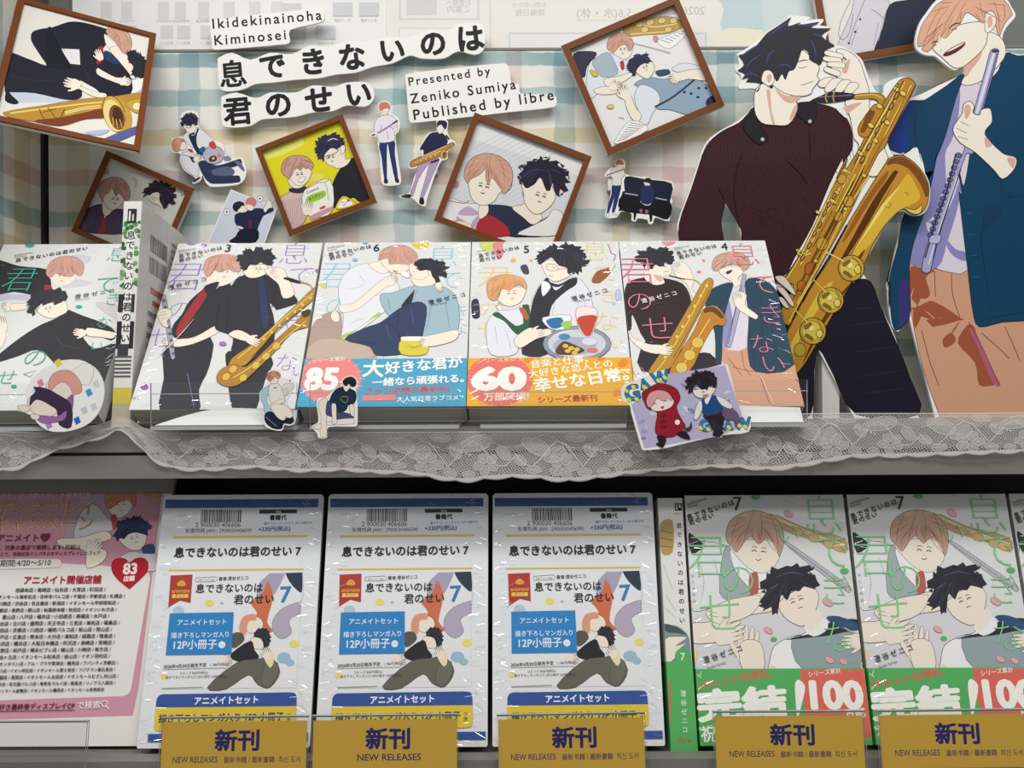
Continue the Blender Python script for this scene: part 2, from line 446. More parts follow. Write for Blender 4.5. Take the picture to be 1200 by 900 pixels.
top = BP.px(600, 59)[1]
a.box(x0, x1, -.0323, top, -.010, 0, gm)
a.box(x0, x1, top, top+.0022, -.010, .001, '84857F')
a.build('backdrop_sheet', None, 'pastel watercolour gingham sheet lining the back of the display', 'backdrop')
SP = Plane((-.4485, .79, H), (0, 1, 0), (0, 0, 1))
def sy(y0, y1, col):   # at the corner the bands of the side sheet meet those of the back
    return by(y0, y1, col)
svb = [(SP.px(25, 220)[0], .014, 'EFE2BE', 1.0), (SP.px(-8, 220)[0], .014, BLUE, 1.0)]
gs = gingham('gingham_print_side', svb, [by(150, 168, 'F0E2BA'), by(199, 219, 'E9CBCB'), by(246, 267, 'A9C6CC'), by(285, 305, YEL)], 'E6E4DD', 9.0)
a = Art(SP); a.box(-.10, .062, -.0323, .36, -.0002, .0012, gs)
a.build('backdrop_sheet', None, 'narrow gingham sheet lining the left side of the display, beyond a dark gap', 'backdrop')

# pale poster backs fixed behind the film above the gingham
def pale_sheet(x0, x1, y1, D, base, draw, label):
    pl = facing((x0+x1)/2, (y1-40)/2, D)
    A = Art(pl, 'gloss'); q = [pl.px(x0, y1), pl.px(x1, y1), pl.px(x1, -120), pl.px(x0, -120)]
    xx = [p[0] for p in q]; yy = [p[1] for p in q]
    A.slab([(min(xx), min(yy)), (max(xx), min(yy)), (max(xx), max(yy)), (min(xx), max(yy))], .0006, base, w1=0)
    draw(A)
    A.build('poster_sheet', None, label, 'poster', 'poster backs above the gingham')
def mir(A, body, a, h, **k):
    """print seen from the back: mirrored writing"""
    n = len(A.V); A.t(body, a, h, **k)
    xs = [v[0] for v in A.V[n:]]; c = (min(xs)+max(xs))
    for i in range(n, len(A.V)):
        x, y, w = A.V[i]; A.V[i] = (c-x, y, w)
    return
def d1(A):
    for i, x in enumerate((118, 142, 185, 205, 232, 262, 292, 318)):
        A.f('D3D3D0', '%d,2 %d,2 %d,22 %d,22' % (x, x+13, x+13, x), sharp=True)
        A.f('D0D0CF', '%d,30 %d,30 %d,46 %d,46' % (x+3, x+18, x+18, x+3), sharp=True)
        mir(A, '会場限定品', '%d,26 %d,26' % (x-2, x+17), 'C3C3C1', bold=0)
        mir(A, '各店にて', '%d,52 %d,52' % (x+2, x+18), 'C3C3C1', bold=0)
    for x, y in ((390, 3), (421, 3), (330, 4), (336, 30), (370, 30)):
        A.f('CBCCCF', '%d,%d %d,%d %d,%d %d,%d' % (x, y, x+23, y, x+23, y+16, x, y+16), sharp=True)
        mir(A, 'セット内容', '%d,%d %d,%d' % (x+2, y+22, x+21, y+22), 'C0C0BF', bold=0)
pale_sheet(85, 452, 58, .8640, 'E6E6E4', d1, 'white poster seen from the back with rows of faint thumbnails, left end of the top')
def d2(A):
    A.f('D2D1CE', '467,-4 562,-4 562,24 467,24', sharp=True); A.f('E2E1DD', '470,-4 559,-4 559,21 470,21', sharp=True)
    A.f('CFCFCC', '476,0 512,0 512,18 476,18', sharp=True); mir(A, 'お客様へ', '522,6 552,6', 'BDBDBB', bold=0); mir(A, 'ご案内', '524,14 550,14', 'BDBDBB', bold=0)
    A.f('D5D5D1', '467,32 562,32 562,56 467,56', sharp=True); A.f('E4E3DF', '469,34 560,34 560,56 469,56', sharp=True)
pale_sheet(453, 574, 58, .8632, 'E4E1DA', d2, 'cream poster seen from the back with two empty outlined boxes, above the title')
def d3(A):
    mir(A, '5.6(水・休)', '676,20 740,20', 'C2C1BE', bold=.01); mir(A, '2026', '800,17 826,17', 'C2C1BE', bold=.01)
    A.f('D6D0CA', '674,23.5 740,23.5 740,24.3 674,24.3', sharp=True)
    A.f('CFD0D2', '596,38 828,38 828,58 596,58', sharp=True); A.f('E2E2E2', '598,40 826,40 826,58 598,58', sharp=True)
    A.f('BFD2D3', '842,-5 848,10 846,35 880,36 915,30 940,34 940,-5'); A.f('E9E3CF', '840,42 855,33 890,36 890,50 860,58* 842,58*')
    A.f('CBD8D8', '893,-5 894,58 990,58 990,-5', sharp=True)
    mir(A, 'お問い合わせ', '600,8 640,8', 'C9C7C3', bold=0); mir(A, '開催日程', '604,18 638,18', 'C9C7C3', bold=0)
pale_sheet(575, 980, 57, .8620, 'E7E2DB', d3, 'pale poster seen from the back with mirrored date and a faint teal figure')

# ------------------------------------------------------------------ lace trim along the upper shelf edge
def lace():
    top = P('G', '-30,503 0,505 70,507 118,497 140,489 152,491 170,502 190,507 300,507 500,506 700,505 860,504 895,500 915,488 940,484.5 1000,484 1100,484 1400,482')
    bot = P('G', '-30,552 0,550 25,546 60,529 95,519 122,511 140,503 150,507 165,523 185,541 215,549 250,549 300,546 350,550 400,549 440,552 480,553 515,559 545,562 580,558 620,557 660,561 700,558 740,553 780,549 850,545 905,548 960,540 1000,534 1060,533 1120,530 1235,527 1400,529')
    D = .6635
    pl = facing(600, 520, D)
    T = [pl.px(x, y) for x, y in smooth(top, False, 6)]; B = [pl.px(x, y) for x, y in smooth(bot, False, 6)]
    def ev(L, x):
        for i in range(len(L)-1):
            if L[i][0] <= x <= L[i+1][0]:
                t = (x-L[i][0])/(L[i+1][0]-L[i][0]+1e-9); return L[i][1]+(L[i+1][1]-L[i][1])*t
        return L[-1][1] if x > L[-1][0] else L[0][1]
    X0, X1 = T[0][0], T[-1][0]
    def S(x, t, w=0):      # x along the shelf, t from top (0) to hem (1)
        y0, y1 = ev(T, x), ev(B, x)
        y1 -= .0016*abs(math.sin(x*150)) if t > .98 else 0
        return (x, y0+(y1-y0)*t, .0008*math.sin(x*60)+.0014*t*math.sin(x*37+1)+w)
    me_v = []; me_f = []; uv = []; mi = []
    def add(q, m):
        n = len(me_v); me_v.extend(S(*p) for p in q); uv.append([(p[0], p[1]*.035) for p in q]); me_f.append(tuple(range(n, n+len(q)))); mi.append(m)
    nx, ny = 420, 6
    for i in range(nx):
        for j in range(ny):
            xa, xb = X0+(X1-X0)*i/nx, X0+(X1-X0)*(i+1)/nx
            add([(xa, j/ny), (xa, (j+1)/ny), (xb, (j+1)/ny), (xb, j/ny)], 0)
    def petal(cx, ct, rx, rt, rot, edge=True, lobes=5):
        q = []; c, d = math.cos(rot), math.sin(rot); n = 30
        for k in range(n):
            a = 2*math.pi*k/n; r = .9+.12*abs(math.sin(lobes*a/2))
            u, v = rx*r*math.cos(a), rt*r*math.sin(a)
            q.append((cx+(u*c-v*d), min(.97, max(0.02, ct+(u*d+v*c)/.036)), .0003))
        add(q[::-1], 1)
        if edge: line(q+[q[0]], .00028)
        for s0 in (-.5, 0, .5):
            line([(cx-rx*.5*c-s0*rt*d*.2, min(.95, max(.03, ct-rx*.5*d/.036+s0*rt*.2/.036)), .0004), (cx+rx*.7*c-s0*rt*d, min(.95, max(.03, ct+rx*.7*d/.036+s0*rt*c/.036)), .0004)], .00016)
    def line(q, w):
        for i in range(len(q)-1):
            a, b = q[i], q[i+1]; dx, dy = b[0]-a[0], (b[1]-a[1])*.036; l = math.hypot(dx, dy) or 1
            ox, ot = -dy/l*w, dx/l*w/.036
            add([(a[0]+ox, a[1]+ot, .0005), (a[0]-ox, a[1]-ot, .0005), (b[0]-ox, b[1]-ot, .0005), (b[0]+ox, b[1]+ot, .0005)], 2)
    per = .1; x = X0
    k = 0
    while x < X1-.05:
        petal(x+.016, .34, .0115, .0062, .45, lobes=3); petal(x+.030, .50, .009, .0055, -.5, lobes=3)
        for j in range(5): petal(x+.036+.0068*math.cos(j*1.257), .74+.155*math.sin(j*1.257), .0046, .0038, j*1.257)
        petal(x+.056, .42, .0065, .0036, 1.0, lobes=2); petal(x+.052, .88, .0055, .003, .2, lobes=2); petal(x+.014, .86, .006, .003, -.1, lobes=2)
        petal(x+.072, .26, .0125, .0058, -.25, lobes=3)
        for j in range(5): petal(x+.079+.0058*math.cos(j*1.257+.5), .72+.14*math.sin(j*1.257+.5), .0040, .0034, j*1.257+.5)
        petal(x+.092, .50, .007, .0038, .9, lobes=2); petal(x+.004, .66, .0058, .0034, .6, lobes=2); petal(x+.045, .14, .008, .003, .1, lobes=2); petal(x+.066, .90, .005, .0026, .1, lobes=2)
        for s0 in (0, .05):
            line([(x+s0+.05*t/8, .5+.3*math.sin(t*.9+s0*40), .0004) for t in range(9)], .00045)
            line([(x+s0+.045*t/8, .22+.14*math.cos(t*.8), .0004) for t in range(9)], .0003)
        for t in range(6):
            add([(x+.052+t*.0028, .30+t*.03, .0006), (x+.052+t*.0028, .36+t*.03, .0006), (x+.0535+t*.0028, .37+t*.03, .0006), (x+.0535+t*.0028, .31+t*.03, .0006)], 2)
        x += per; k += 1
    n = 300
    line([(X0+(X1-X0)*i/n, .985, .0004) for i in range(n+1)], .0006)
    line([(X0+(X1-X0)*i/n, .01, .0004) for i in range(n+1)], .0005)
    for i in range(n*2):       # tiny picots along the hem
        xx = X0+(X1-X0)*i/(2*n)
        line([(xx, .98, .0004), (xx+.0007, 1.03, .0004), (xx+.0014, .98, .0004)], .00035)
    me = bpy.data.meshes.new('lace_trim'); me.from_pydata(me_v, [], me_f)
    ul = me.uv_layers.new(name='uv'); q = [c for f in uv for c in f]
    for i, l in enumerate(me.loops): ul.data[i].uv = q[i]
    def lm(name, net, al):
        m = bpy.data.materials.new(name); m.use_nodes = True; nt = m.node_tree; b = nt.nodes['Principled BSDF']
        b.inputs['Base Color'].default_value = rgb('E4DFDB'); b.inputs['Roughness'].default_value = .8
        if net:
            u = nt.nodes.new('ShaderNodeUVMap'); mp = nt.nodes.new('ShaderNodeMapping'); mp.inputs['Scale'].default_value = (520, 640, 1)
            mp.inputs['Rotation'].default_value = (0, 0, .5)
            vo = nt.nodes.new('ShaderNodeTexVoronoi'); vo.voronoi_dimensions = '2D'; vo.feature = 'DISTANCE_TO_EDGE'; vo.inputs['Scale'].default_value = 1; vo.inputs['Randomness'].default_value = .45
            mr = nt.nodes.new('ShaderNodeMapRange'); mr.inputs[1].default_value = .07; mr.inputs[2].default_value = .15; mr.inputs[3].default_value = .74; mr.inputs[4].default_value = .03
            nt.links.new(u.outputs[0], mp.inputs[0]); nt.links.new(mp.outputs[0], vo.inputs['Vector']); nt.links.new(vo.outputs['Distance'], mr.inputs[0])
            nt.links.new(mr.outputs[0], b.inputs['Alpha'])
        else: b.inputs['Alpha'].default_value = al
        return m
    me.materials.append(lm('lace_net', True, 0)); me.materials.append(lm('lace_motif', False, .30)); me.materials.append(lm('lace_cord', False, .6))
    me.polygons.foreach_set('material_index', mi); me.update()
    o = bpy.data.objects.new('lace_trim', me); COL.objects.link(o); o.matrix_world = pl.mat()
    tag(o, 'white floral lace trim draped along the front edge of the upper shelf', 'lace')
lace()

# ------------------------------------------------------------------ acrylic stands and label holders
ACR = acrylic(); EDGE = mat('A9ABAB', 'gloss')
SHZ = -.0325
def plate(A, q, th, face=ACR, edge=EDGE):
    """thin clear plate with brighter cut edges; q = 4 points in the plane"""
    w = A.w; A.w += .0
    i = A.mi(face); j = A.mi(edge)
    A.face([(x, y, w) for x, y in q], i); A.face([(x, y, w-th) for x, y in q[::-1]], i)
    for k in range(len(q)):
        p, r = q[k-1], q[k]; A.face([(p[0], p[1], w-th), (r[0], r[1], w-th), (r[0], r[1], w), (p[0], p[1], w)], j)
def stand(xc, wid, label, lip_glint=False):
    T = world_plane(xc, .655, H+SHZ)
    r = empty('display_stand', T, label, 'stand', 'clear acrylic stands on the upper shelf')
    h = wid/2
    a = Art(T); plate(a, [(-h, .0031), (h, .0031), (h, .0345), (-h, .0345)], .0022); a.box(-h, h, .0262, .0268, .0001, .0004, EDGE); a.build('front_lip', r)
    a = Art(Plane(T.o, (1, 0, 0), (0, 1, 0))); a.w = .0029
    plate(a, [(-h, 0.0), (h, 0.0), (h, .125), (-h, .125)], .0028); a.build('base_plate', r)
    # sloping back rest under the book
    n0 = Vector((xc, .7085, H+SHZ+.0042)); v = Vector((0, math.sin(BT), math.cos(BT)))
    B = Plane(n0, (1, 0, 0), v); a = Art(B); plate(a, [(-h*.8, 0), (h*.8, 0), (h*.8, .13), (-h*.8, .13)], .0025); a.build('back_rest', r)
    if lip_glint:  # added white strip, shaped and coloured as a lamp reflection in the acrylic
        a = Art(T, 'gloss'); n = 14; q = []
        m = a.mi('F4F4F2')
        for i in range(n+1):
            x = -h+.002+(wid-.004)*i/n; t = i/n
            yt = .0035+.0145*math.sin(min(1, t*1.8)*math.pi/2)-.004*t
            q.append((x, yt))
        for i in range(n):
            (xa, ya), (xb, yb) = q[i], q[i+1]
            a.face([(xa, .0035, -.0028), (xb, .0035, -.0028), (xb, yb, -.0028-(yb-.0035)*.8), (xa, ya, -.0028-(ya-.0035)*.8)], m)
        o = a.build('reflection_strip', r, 'white strip shaped as a reflection'); sm_ = o.modifiers.new('s', 'SOLIDIFY'); sm_.thickness = .0004
    return r
BT = math.radians(36)
BXS = dict(v1=-.380, v3=-.228, v6=-.099, v5=.0295, v4=.158)
stand(-.372, .106, 'clear acrylic stand under the leftmost book, lip crossed by a round sticker')
stand(-.211, .107, 'clear acrylic stand under the book numbered 3, white strip in its lip', True)  # the white strip is added, in place of a lamp reflection
stand(-.0935, .109, 'clear acrylic stand under the book numbered 6 with blue paper band')
stand(.030, .107, 'clear acrylic stand under the book numbered 5 with the orange paper band')
stand(.160, .112, 'clear acrylic stand under the book numbered 4, white strip in its lip', True)  # the white strip is added, in place of a lamp reflection

def holder(xa, xb, y0, y1, kind, label, D=.622):
    """clear label holder hooked on the lower shelf lip; pixels of its top edge"""
    tilt = math.radians(9)
    T = facing((xa+xb)/2, (y0+y1)/2, D, roll=0, tilt=tilt)
    pa, pb = T.px(xa, y0), T.px(xb, y1); wid = math.hypot(pb[0]-pa[0], pb[1]-pa[1]); ang = math.atan2(pb[1]-pa[1], pb[0]-pa[0])
    R = Matrix.Rotation(ang, 3, T.n); T = Plane(T.world((pa[0]+pb[0])/2, (pa[1]+pb[1])/2), R@T.u, R@T.v)
    h = wid/2; ht = .0395
    r = empty('label_holder', T.shifted(0), label, 'label holder', 'clear label holders on the lower shelf')
    a = Art(T); plate(a, [(-h, -ht), (h, -ht), (h, 0), (-h, 0)], .0012); a.box(-h, h, -.0012, 0, -.0042, -.0012, EDGE)
    a.box(-h, h, -ht-.001, -ht, -.0042, 0, EDGE); a.build('front_sheet', r)
    a = Art(T.shifted(-.0030)); plate(a, [(-h, -ht), (h, -ht), (h, -.0013), (-h, -.0013)], .0012); a.build('back_sheet', r)
    if kind:
        A = Art(T.shifted(-.0018), 'gloss'); A.slab([(-h+.001, -ht+.001), (h-.001, -ht+.001), (h-.001, -.0035), (-h+.001, -.0035)], .0005, 'CDA334', w1=0)
        V, Fc = text_mesh('新刊', .03)
        def put(body, y, hh, x=0, bold=.01, wd=None, col='14125E'):
            V, Fc = text_mesh(body, bold); x0, x1 = min(v[0] for v in V), max(v[0] for v in V); ya, yb = min(v[1] for v in V), max(v[1] for v in V)
            k = hh/(yb-ya); kx = wd/(x1-x0) if wd else k; n = len(A.V); m = A.mi(col); A.w += DZ
            for i, (u, v) in enumerate(V): A.V.append((x+(u-(x0+x1)/2)*kx, y+(v-ya)*k, A.w+lay(V, i)))
            A.w += TL*10
            for f in Fc: A.F.append(tuple(i+n for i in f)); A.M.append(m)
        put('新刊', -.0232, .0146, .002, .035, .031)
        if kind == 1: put('NEW RELEASES', -.0304, .0044, .003, .014, .044)
        else:
            put('NEW RELEASES', -.0304, .0040, -.0265, .006, .031); put('最新书籍 / 最新書籍', -.0309, .0042, .0108, .006, .035); put('최신 도서', -.0309, .0042, .0385, 0, .015)
        A.build('label_card', r, 'mustard yellow card')
    return r
holder(188, 361, 841, 839, 2, 'yellow NEW RELEASES label holder with small Asian script, leftmost')
holder(365, 537, 839, 837, 1, 'yellow label holder with only English beneath its large signs, second from the left')
holder(582, 756, 838, 835, 2, 'yellow NEW RELEASES label holder with small Asian script, in front of the third white set')
holder(836, 1013, 834, 833, 2, 'yellow NEW RELEASES label holder in front of the first green banded book')
holder(1029, 1206, 833, 831, 2, 'yellow label holder at the right edge, in front of the second green banded book')
holder(-60, 102, 846, 845, 0, 'empty clear label holder at the lower left, in front of the pink poster')

# ------------------------------------------------------------------ books
BW, BH = .1275, .176
SK, SKD, PKH, DKH = 'F0E5D5', 'DCB0A0', 'CFA08D', '2B2A33'
def book(name, pl, w, h, t, draw, label, group, band=None, fin='wrap', base='DCDDDC', back=True):
    r = empty(name, pl, label, 'book', group)
    a = Art(pl); a.box(-w/2+.001, w/2-.001, .0012, h-.0012, -t+.0007, -.0007, 'B9B4A8'); a.build('page_block', r)
    A = Art(pl, fin); m = base
    A.box(-w/2, w/2, 0, h, -.0007, 0, m); A.box(w/2-.0007, w/2, 0, h, -t, -.0007, m); A.box(-w/2, w/2, 0, h, -t, -t+.0007, m)
    A.clip = (-w/2, 0, w/2, h); A.w = 2e-5
    draw(A)
    A.build('cover', r)
    if band:
        hh, col, dr = band
        A = Art(pl, fin); A.box(-w/2-.0002, w/2+.0002, 0, hh, .0022, .0024, col); A.box(w/2, w/2+.0002, 0, hh, -t, .0022, col)
        A.box(-w/2-.0002, -w/2, 0, hh, -t, .0022, col)
        A.clip = (-w/2, 0, w/2, hh); A.w = .0024+2e-5
        A.p = pl
        dr(A); A.build('paper_band', r)
    film(r, pl, w, h, len(label)*7+ord(label[-1]), .0030 if band else .0010, 160, lean=.21 if pl.v.y < .4 else -.12)
    return r
def UB(k): return Plane(Vector((BXS[k], .680, H-.0181)), (1, 0, 0), (0, math.sin(BT), math.cos(BT)))
def titles(A, fr, a, b, num, npos, col, lat, au, nsz=46, ac='2A282C'):
    A.t('Ikidekinainoha', lat[0], '4A4A50', bold=0, fr=fr); A.t('Kiminosei', lat[1], '4A4A50', bold=0, fr=fr)
    A.t('息できないのは', a, INK, bold=.02, sp=1.25, fr=fr); A.t('君のせい', b, INK, bold=.02, sp=1.25, fr=fr)
    if num: A.g(num, npos[0], npos[1], nsz, INK, bold=.004, fr=fr)
    A.t('澄谷ゼニコ', au[0], ac, bold=.014, sp=1.5, fr=fr); A.t('Zeniko Sumiya', au[1], '4A4A50', bold=0, fr=fr)
def big(A, fr, col, L, off=-.018):
    for ch, x, y, sz in L: A.g(ch, x, y, sz, col, bold=off, fr=fr)
def hand(A, fr, x, y, k, rot, flip=1, col=SK, o=LINE):
    """simple open hand: palm, four unequal fingers, thumb from the side"""
    c, d = math.cos(math.radians(rot)), math.sin(math.radians(rot))
    T = lambda L: ' '.join('%.2f,%.2f' % (x+(u*flip*c-v*d)*k, y+(u*flip*d+v*c)*k) for u, v in L)
    for ox, l, an in ((-.38, .78, -.10), (-.13, .95, -.03), (.12, .90, .04), (.36, .70, .12)):
        A.f(col, T([(ox-.12, .1), (ox-.11+an*l, -l*.6), (ox-.05+an*l, -l), (ox+.06+an*l, -l), (ox+.12+an*l*.6, -l*.55), (ox+.13, .1)]), o=o, ow=.35, fr=fr)
    A.f(col, T([(-.5, .7), (-.85, .25), (-.98, -.15), (-.86, -.25), (-.68, .05), (-.42, .2)]), o=o, ow=.35, fr=fr)
    A.f(col, T([(-.52, .05), (.5, .0), (.52, .6), (.36, 1.0), (-.3, 1.0), (-.52, .6)]), fr=fr)
def face_marks(A, fr, x, y, k, rot=0, smile=True, col='6A3F3C', w=.6):
    """plain eyes and mouth, a few strokes"""
    c, d = math.cos(math.radians(rot)), math.sin(math.radians(rot))
    T = lambda L: ' '.join('%.2f,%.2f' % (x+(u*c-v*d)*k, y+(u*d+v*c)*k) for u, v in L)
    A.s('2E2528', w*1.3, T([(-.48, -.12), (-.32, -.2), (-.16, -.12)]), fr=fr); A.s('2E2528', w*1.3, T([(.14, -.12), (.3, -.2), (.46, -.12)]), fr=fr)
    A.s('4A3638', w*.8, T([(-.5, -.38), (-.3, -.44), (-.14, -.38)]), fr=fr); A.s('4A3638', w*.8, T([(.14, -.38), (.3, -.44), (.48, -.38)]), fr=fr)
    A.s('B98577', w*.7, T([(-.02, .08), (.03, .16)]), fr=fr)
    A.s(col, w, T([(-.16, .38), (0, .45 if smile else .38), (.2, .34 if smile else .40)]), fr=fr)
def locks(A, fr, col, *strokes, w=.45):
    for s_ in strokes: A.s(col, w, s_, fr=fr, taper=True)

# ---- book without number (leftmost)
def c1(A):
    A.fr = 'S14'
    A.e('2FA58E', 125, 62, 20, 12); A.e('2FA58E', 333, 323, 15, 8); A.f('C9CBD2', '305,105 385,110 365,140 340,135')
    A.f('D2CCD0', '310,205 395,225 260,245'); A.f('CFCBC8', '405,305 495,320 495,370 440,345', o='8A8484', ow=.4)
    A.f('C3BFD2', '-30,262 60,270 190,270 160,300 60,292 -30,300')
    A.f('26252B', '-40,125 0,125 80,150 200,165 215,215 210,255 160,275 60,260 -40,265')
    A.f(SK, '200,170 320,170 315,205 285,228 250,232 225,218'); A.f(PKH, '193,180 215,130 270,108 325,115 355,150 345,190 325,190 318,182 300,196 262,190 235,182 215,200', o=LINE, ow=.4)
    locks(A, 'S14', 'A8604C', '270,112 258,150 262,188', '300,114 305,150 312,185', '235,122 220,150 214,185')
    face_marks(A, 'S14', 262, 198, 36, 5); A.f('9C2733', '190,232 215,235 220,250 200,262 188,250')
    hand(A, 'S14', 30, 320, 26, -75); A.f(SK, '50,310 130,312 120,330 50,340', o=LINE, ow=.4)
    A.f('25242A', '-40,560 0,520 90,450 170,400 240,370 290,335* 350,360 420,385 470,410 490,440 470,465 420,445* 380,440 350,450* 400,500 500,480 520,600 430,820 300,820 320,700 230,560 160,505 80,530 0,555')
    A.s('3D3C46', 1, '110,480 170,500 230,560', '240,450 260,480 330,500', '380,390 400,420')
    A.f(SK, '150,310 200,310 270,295 285,340 255,360 225,372 190,365 160,345', o=LINE, ow=.4)
    A.f(DKH, '115,345* 125,320* 120,310* 140,275 190,255 250,252 283,272 280,295 265,300 230,318* 225,300* 180,320* 178,308* 145,335* 150,355* 130,350*')
    face_marks(A, 'S14', 205, 335, 26, -12, False)
    A.f(SK, '370,412 450,425 490,435 475,458 430,452 370,445', o=LINE, ow=.4); hand(A, 'S14', 335, 432, 28, -80)
    hand(A, 'S14', 10, 395, 34, -10); A.f(SK, '-20,420 25,425 12,490 -20,500')
    A.t('Ikidekinainoha', '62,110 140,97', '4A4A50', bold=0); A.t('Kiminosei', '62,118 112,110', '4A4A50', bold=0)
    A.t('息できないのは君のせい', '66,135 370,82', INK, bold=.02, sp=1.2)
    A.t('澄谷ゼニコ', '315,290 480,262', '2A282C', bold=.01, sp=1.5); A.t('Zeniko Sumiya', '318,299 380,290', '4A4A50', bold=0)
    big(A, 'S14', '3FAE99', (('君', 85, 210, 150), ('の', 150, 540, 110), ('息', 500, 100, 95), ('で', 450, 230, 110), ('き', 480, 290, 80), ('な', 440, 390, 70), ('い', 410, 490, 60), ('せ', 30, 620, 90)))
    A.s('4A4A52', .6, '100,608 155,592 130,620 100,608', sharp=True); A.e('2FA58E', 60, 660, 12, 7)
    A.f('26252B', '430,520 480,500 430,780 330,780 360,640')
    A.s('DADADC', .8, '450,545 480,520', '452,560 488,535', '448,575 478,560', '470,500 490,490', taper=True)
book('book', UB('v1'), BW, BH, .019, c1, 'leftmost book of the upper shelf, turquoise lettering over two men in black', 'manga books on the upper shelf')

# ---- book 3
def c3(A):
    A.fr = 'S15'; F = 'S15'
    A.f('9A76C4', '285,50* 345,50* 335,62 305,66'); A.e('9A76C4', 372, 66, 14, 7); A.e('8E62BE', 110, 688, 18, 14); A.e('9A76C4', 868, 178, 9)
    big(A, F, '9B7BC6', (('君', 285, 205, 190), ('の', 265, 350, 120), ('せ', 190, 470, 140), ('い', 215, 540, 80), ('息', 770, 100, 145), ('で', 800, 200, 130), ('き', 770, 400, 110), ('な', 735, 580, 110), ('い', 790, 620, 70)))
    # trousers
    A.f('24242E', '205,510 400,470 395,600 350,700 345,800 180,800 195,650'); A.f('24242E', '480,530 670,560 640,660 600,790 570,800 500,800 470,600')
    # left man
    A.f('252530', '400,238 470,225 500,270 470,340 430,420 380,445 300,475 240,470 235,420 275,370 310,310', o='15151A', ow=.5)
    A.f(SK, '255,480 330,470 430,415 440,445 350,490 280,510 235,510', o=LINE, ow=.4); hand(A, F, 215, 488, 30, -90)
    A.f('9DA0B0', '185,290 203,285 225,420 245,560 228,565 205,430', o='4A4A58', ow=.5)
    for i in range(9): A.e('5A5A6C', 196+i*5.2, 310+i*29, 7)
    A.f(SK, '165,370 185,345 225,350 230,375 210,400 215,425 190,420', o=LINE, ow=.4); A.s(LINE, .4, '178,362 205,358', '178,375 210,370', '185,390 210,385')
    A.f(SK, '388,180 520,175 505,215 470,240 430,245 392,215', o=LINE, ow=.4); A.f(SK, '390,205 440,235 420,262 385,255')
    A.f('9E2A30', '372,252 395,250 385,290 290,430 262,470 250,440 300,350'); A.f('24242E', '385,240 440,228 400,290 372,258')
    A.f(PKH, '370,175 380,130 420,112 470,106 520,118 537,150 530,180 505,185 480,172 440,186 415,172 405,195 388,205', o=LINE, ow=.4)
    locks(A, F, 'A65F4E', '450,108 430,140 415,172', '480,110 490,140 505,182', '415,116 395,145 385,190'); face_marks(A, F, 462, 190, 38, 4)
    # right man
    A.f('252530', '530,205 620,190 700,230 770,290 780,320 690,350* 660,320 680,400 660,560 500,545 500,470 430,440 420,420 440,320 490,250', o='15151A', ow=.5)
    A.f('E2E2EA', '480,240* 530,200 530,185'); A.f('1E355E', '612,215 632,215 655,380 640,440 625,380')
    A.s('4A4A58', .8, '628,385 660,380'); A.s('14141A', .8, '440,330 425,420', '480,300 470,440', '690,260 670,340')
    A.f(SK, '545,165 640,150 655,175 640,195 600,210 560,205', o=LINE, ow=.4)
    A.f(DKH, '530,140* 520,110* 545,108* 555,82* 590,95* 600,72* 635,90* 665,85* 668,110* 690,120* 670,135* 672,155* 640,152 620,140 600,155 575,150 560,175 540,170*')
    A.s('C9A24A', .5, '590,158 620,152 650,158 645,172 600,172 590,158'); face_marks(A, F, 612, 175, 26, 0, False)
    A.f(SK, '640,175 690,165 725,175 735,200 770,280 720,300 700,240 660,205', o=LINE, ow=.4); hand(A, F, 690, 185, 28, -80)
    A.f('1C1A20', '720,215 740,208 800,228 790,235'); A.s('B88A2A', 1.8, '795,230 835,240 850,260'); A.s('E2C65E', .7, '795,230 835,240 850,260')
    # saxophone
    A.f('B88626', '860,250 870,290 700,430 620,520 560,590 520,600 480,600 500,560 600,490 760,345', o='3A2A14', ow=.5)
    A.f('B07A20', '810,365 845,355 840,420 760,450 660,560 540,670 480,690 430,665 440,620 500,590 560,600 680,490 780,400', o='3A2A14', ow=.5)
    A.f('4A3518', '800,362 835,348 842,372 812,385'); A.s('EBD66A', 1.1, '850,280 720,390 600,500 520,565', '820,400 700,500 580,600 500,650'); A.s('6A4716', .8, '860,300 700,440 580,560')
    for x, y in ((600, 595), (645, 555), (690, 510), (545, 650), (500, 612), (470, 645)): A.e('D8B648', x, y, 20, 15, -35, o='4A3518', ow=.45)
    for i in range(8): A.e('DDBE52', 840-i*34, 300+i*30, 8, o='4A3518', ow=.35)
    A.f(SK, '480,460 520,440 570,460 600,490 560,490 520,480', o=LINE, ow=.4); hand(A, F, 590, 490, 32, 115)
    titles(A, F, '262,123 452,85', '264,142 368,118', '3', (478, 80), 0, ('260,96 335,85', '260,106 300,100'), ('215,262 382,222', '240,268 300,258'), 64)
    A.s('F4F2F0', .9, '130,590 200,530 270,460 330,390', taper=True); A.t('6 libre', '50,742 85,740', '55505A', bold=0)
    A.e('9A76C4', 455, 500, 16, 9); A.s('9A76C4', .7, '300,630 320,730 330,780', '180,545 200,560')
book('book', UB('v3'), .126, BH, .019, c3, 'book numbered 3 with purple lettering, two men in black shirts and a saxophone', 'manga books on the upper shelf')

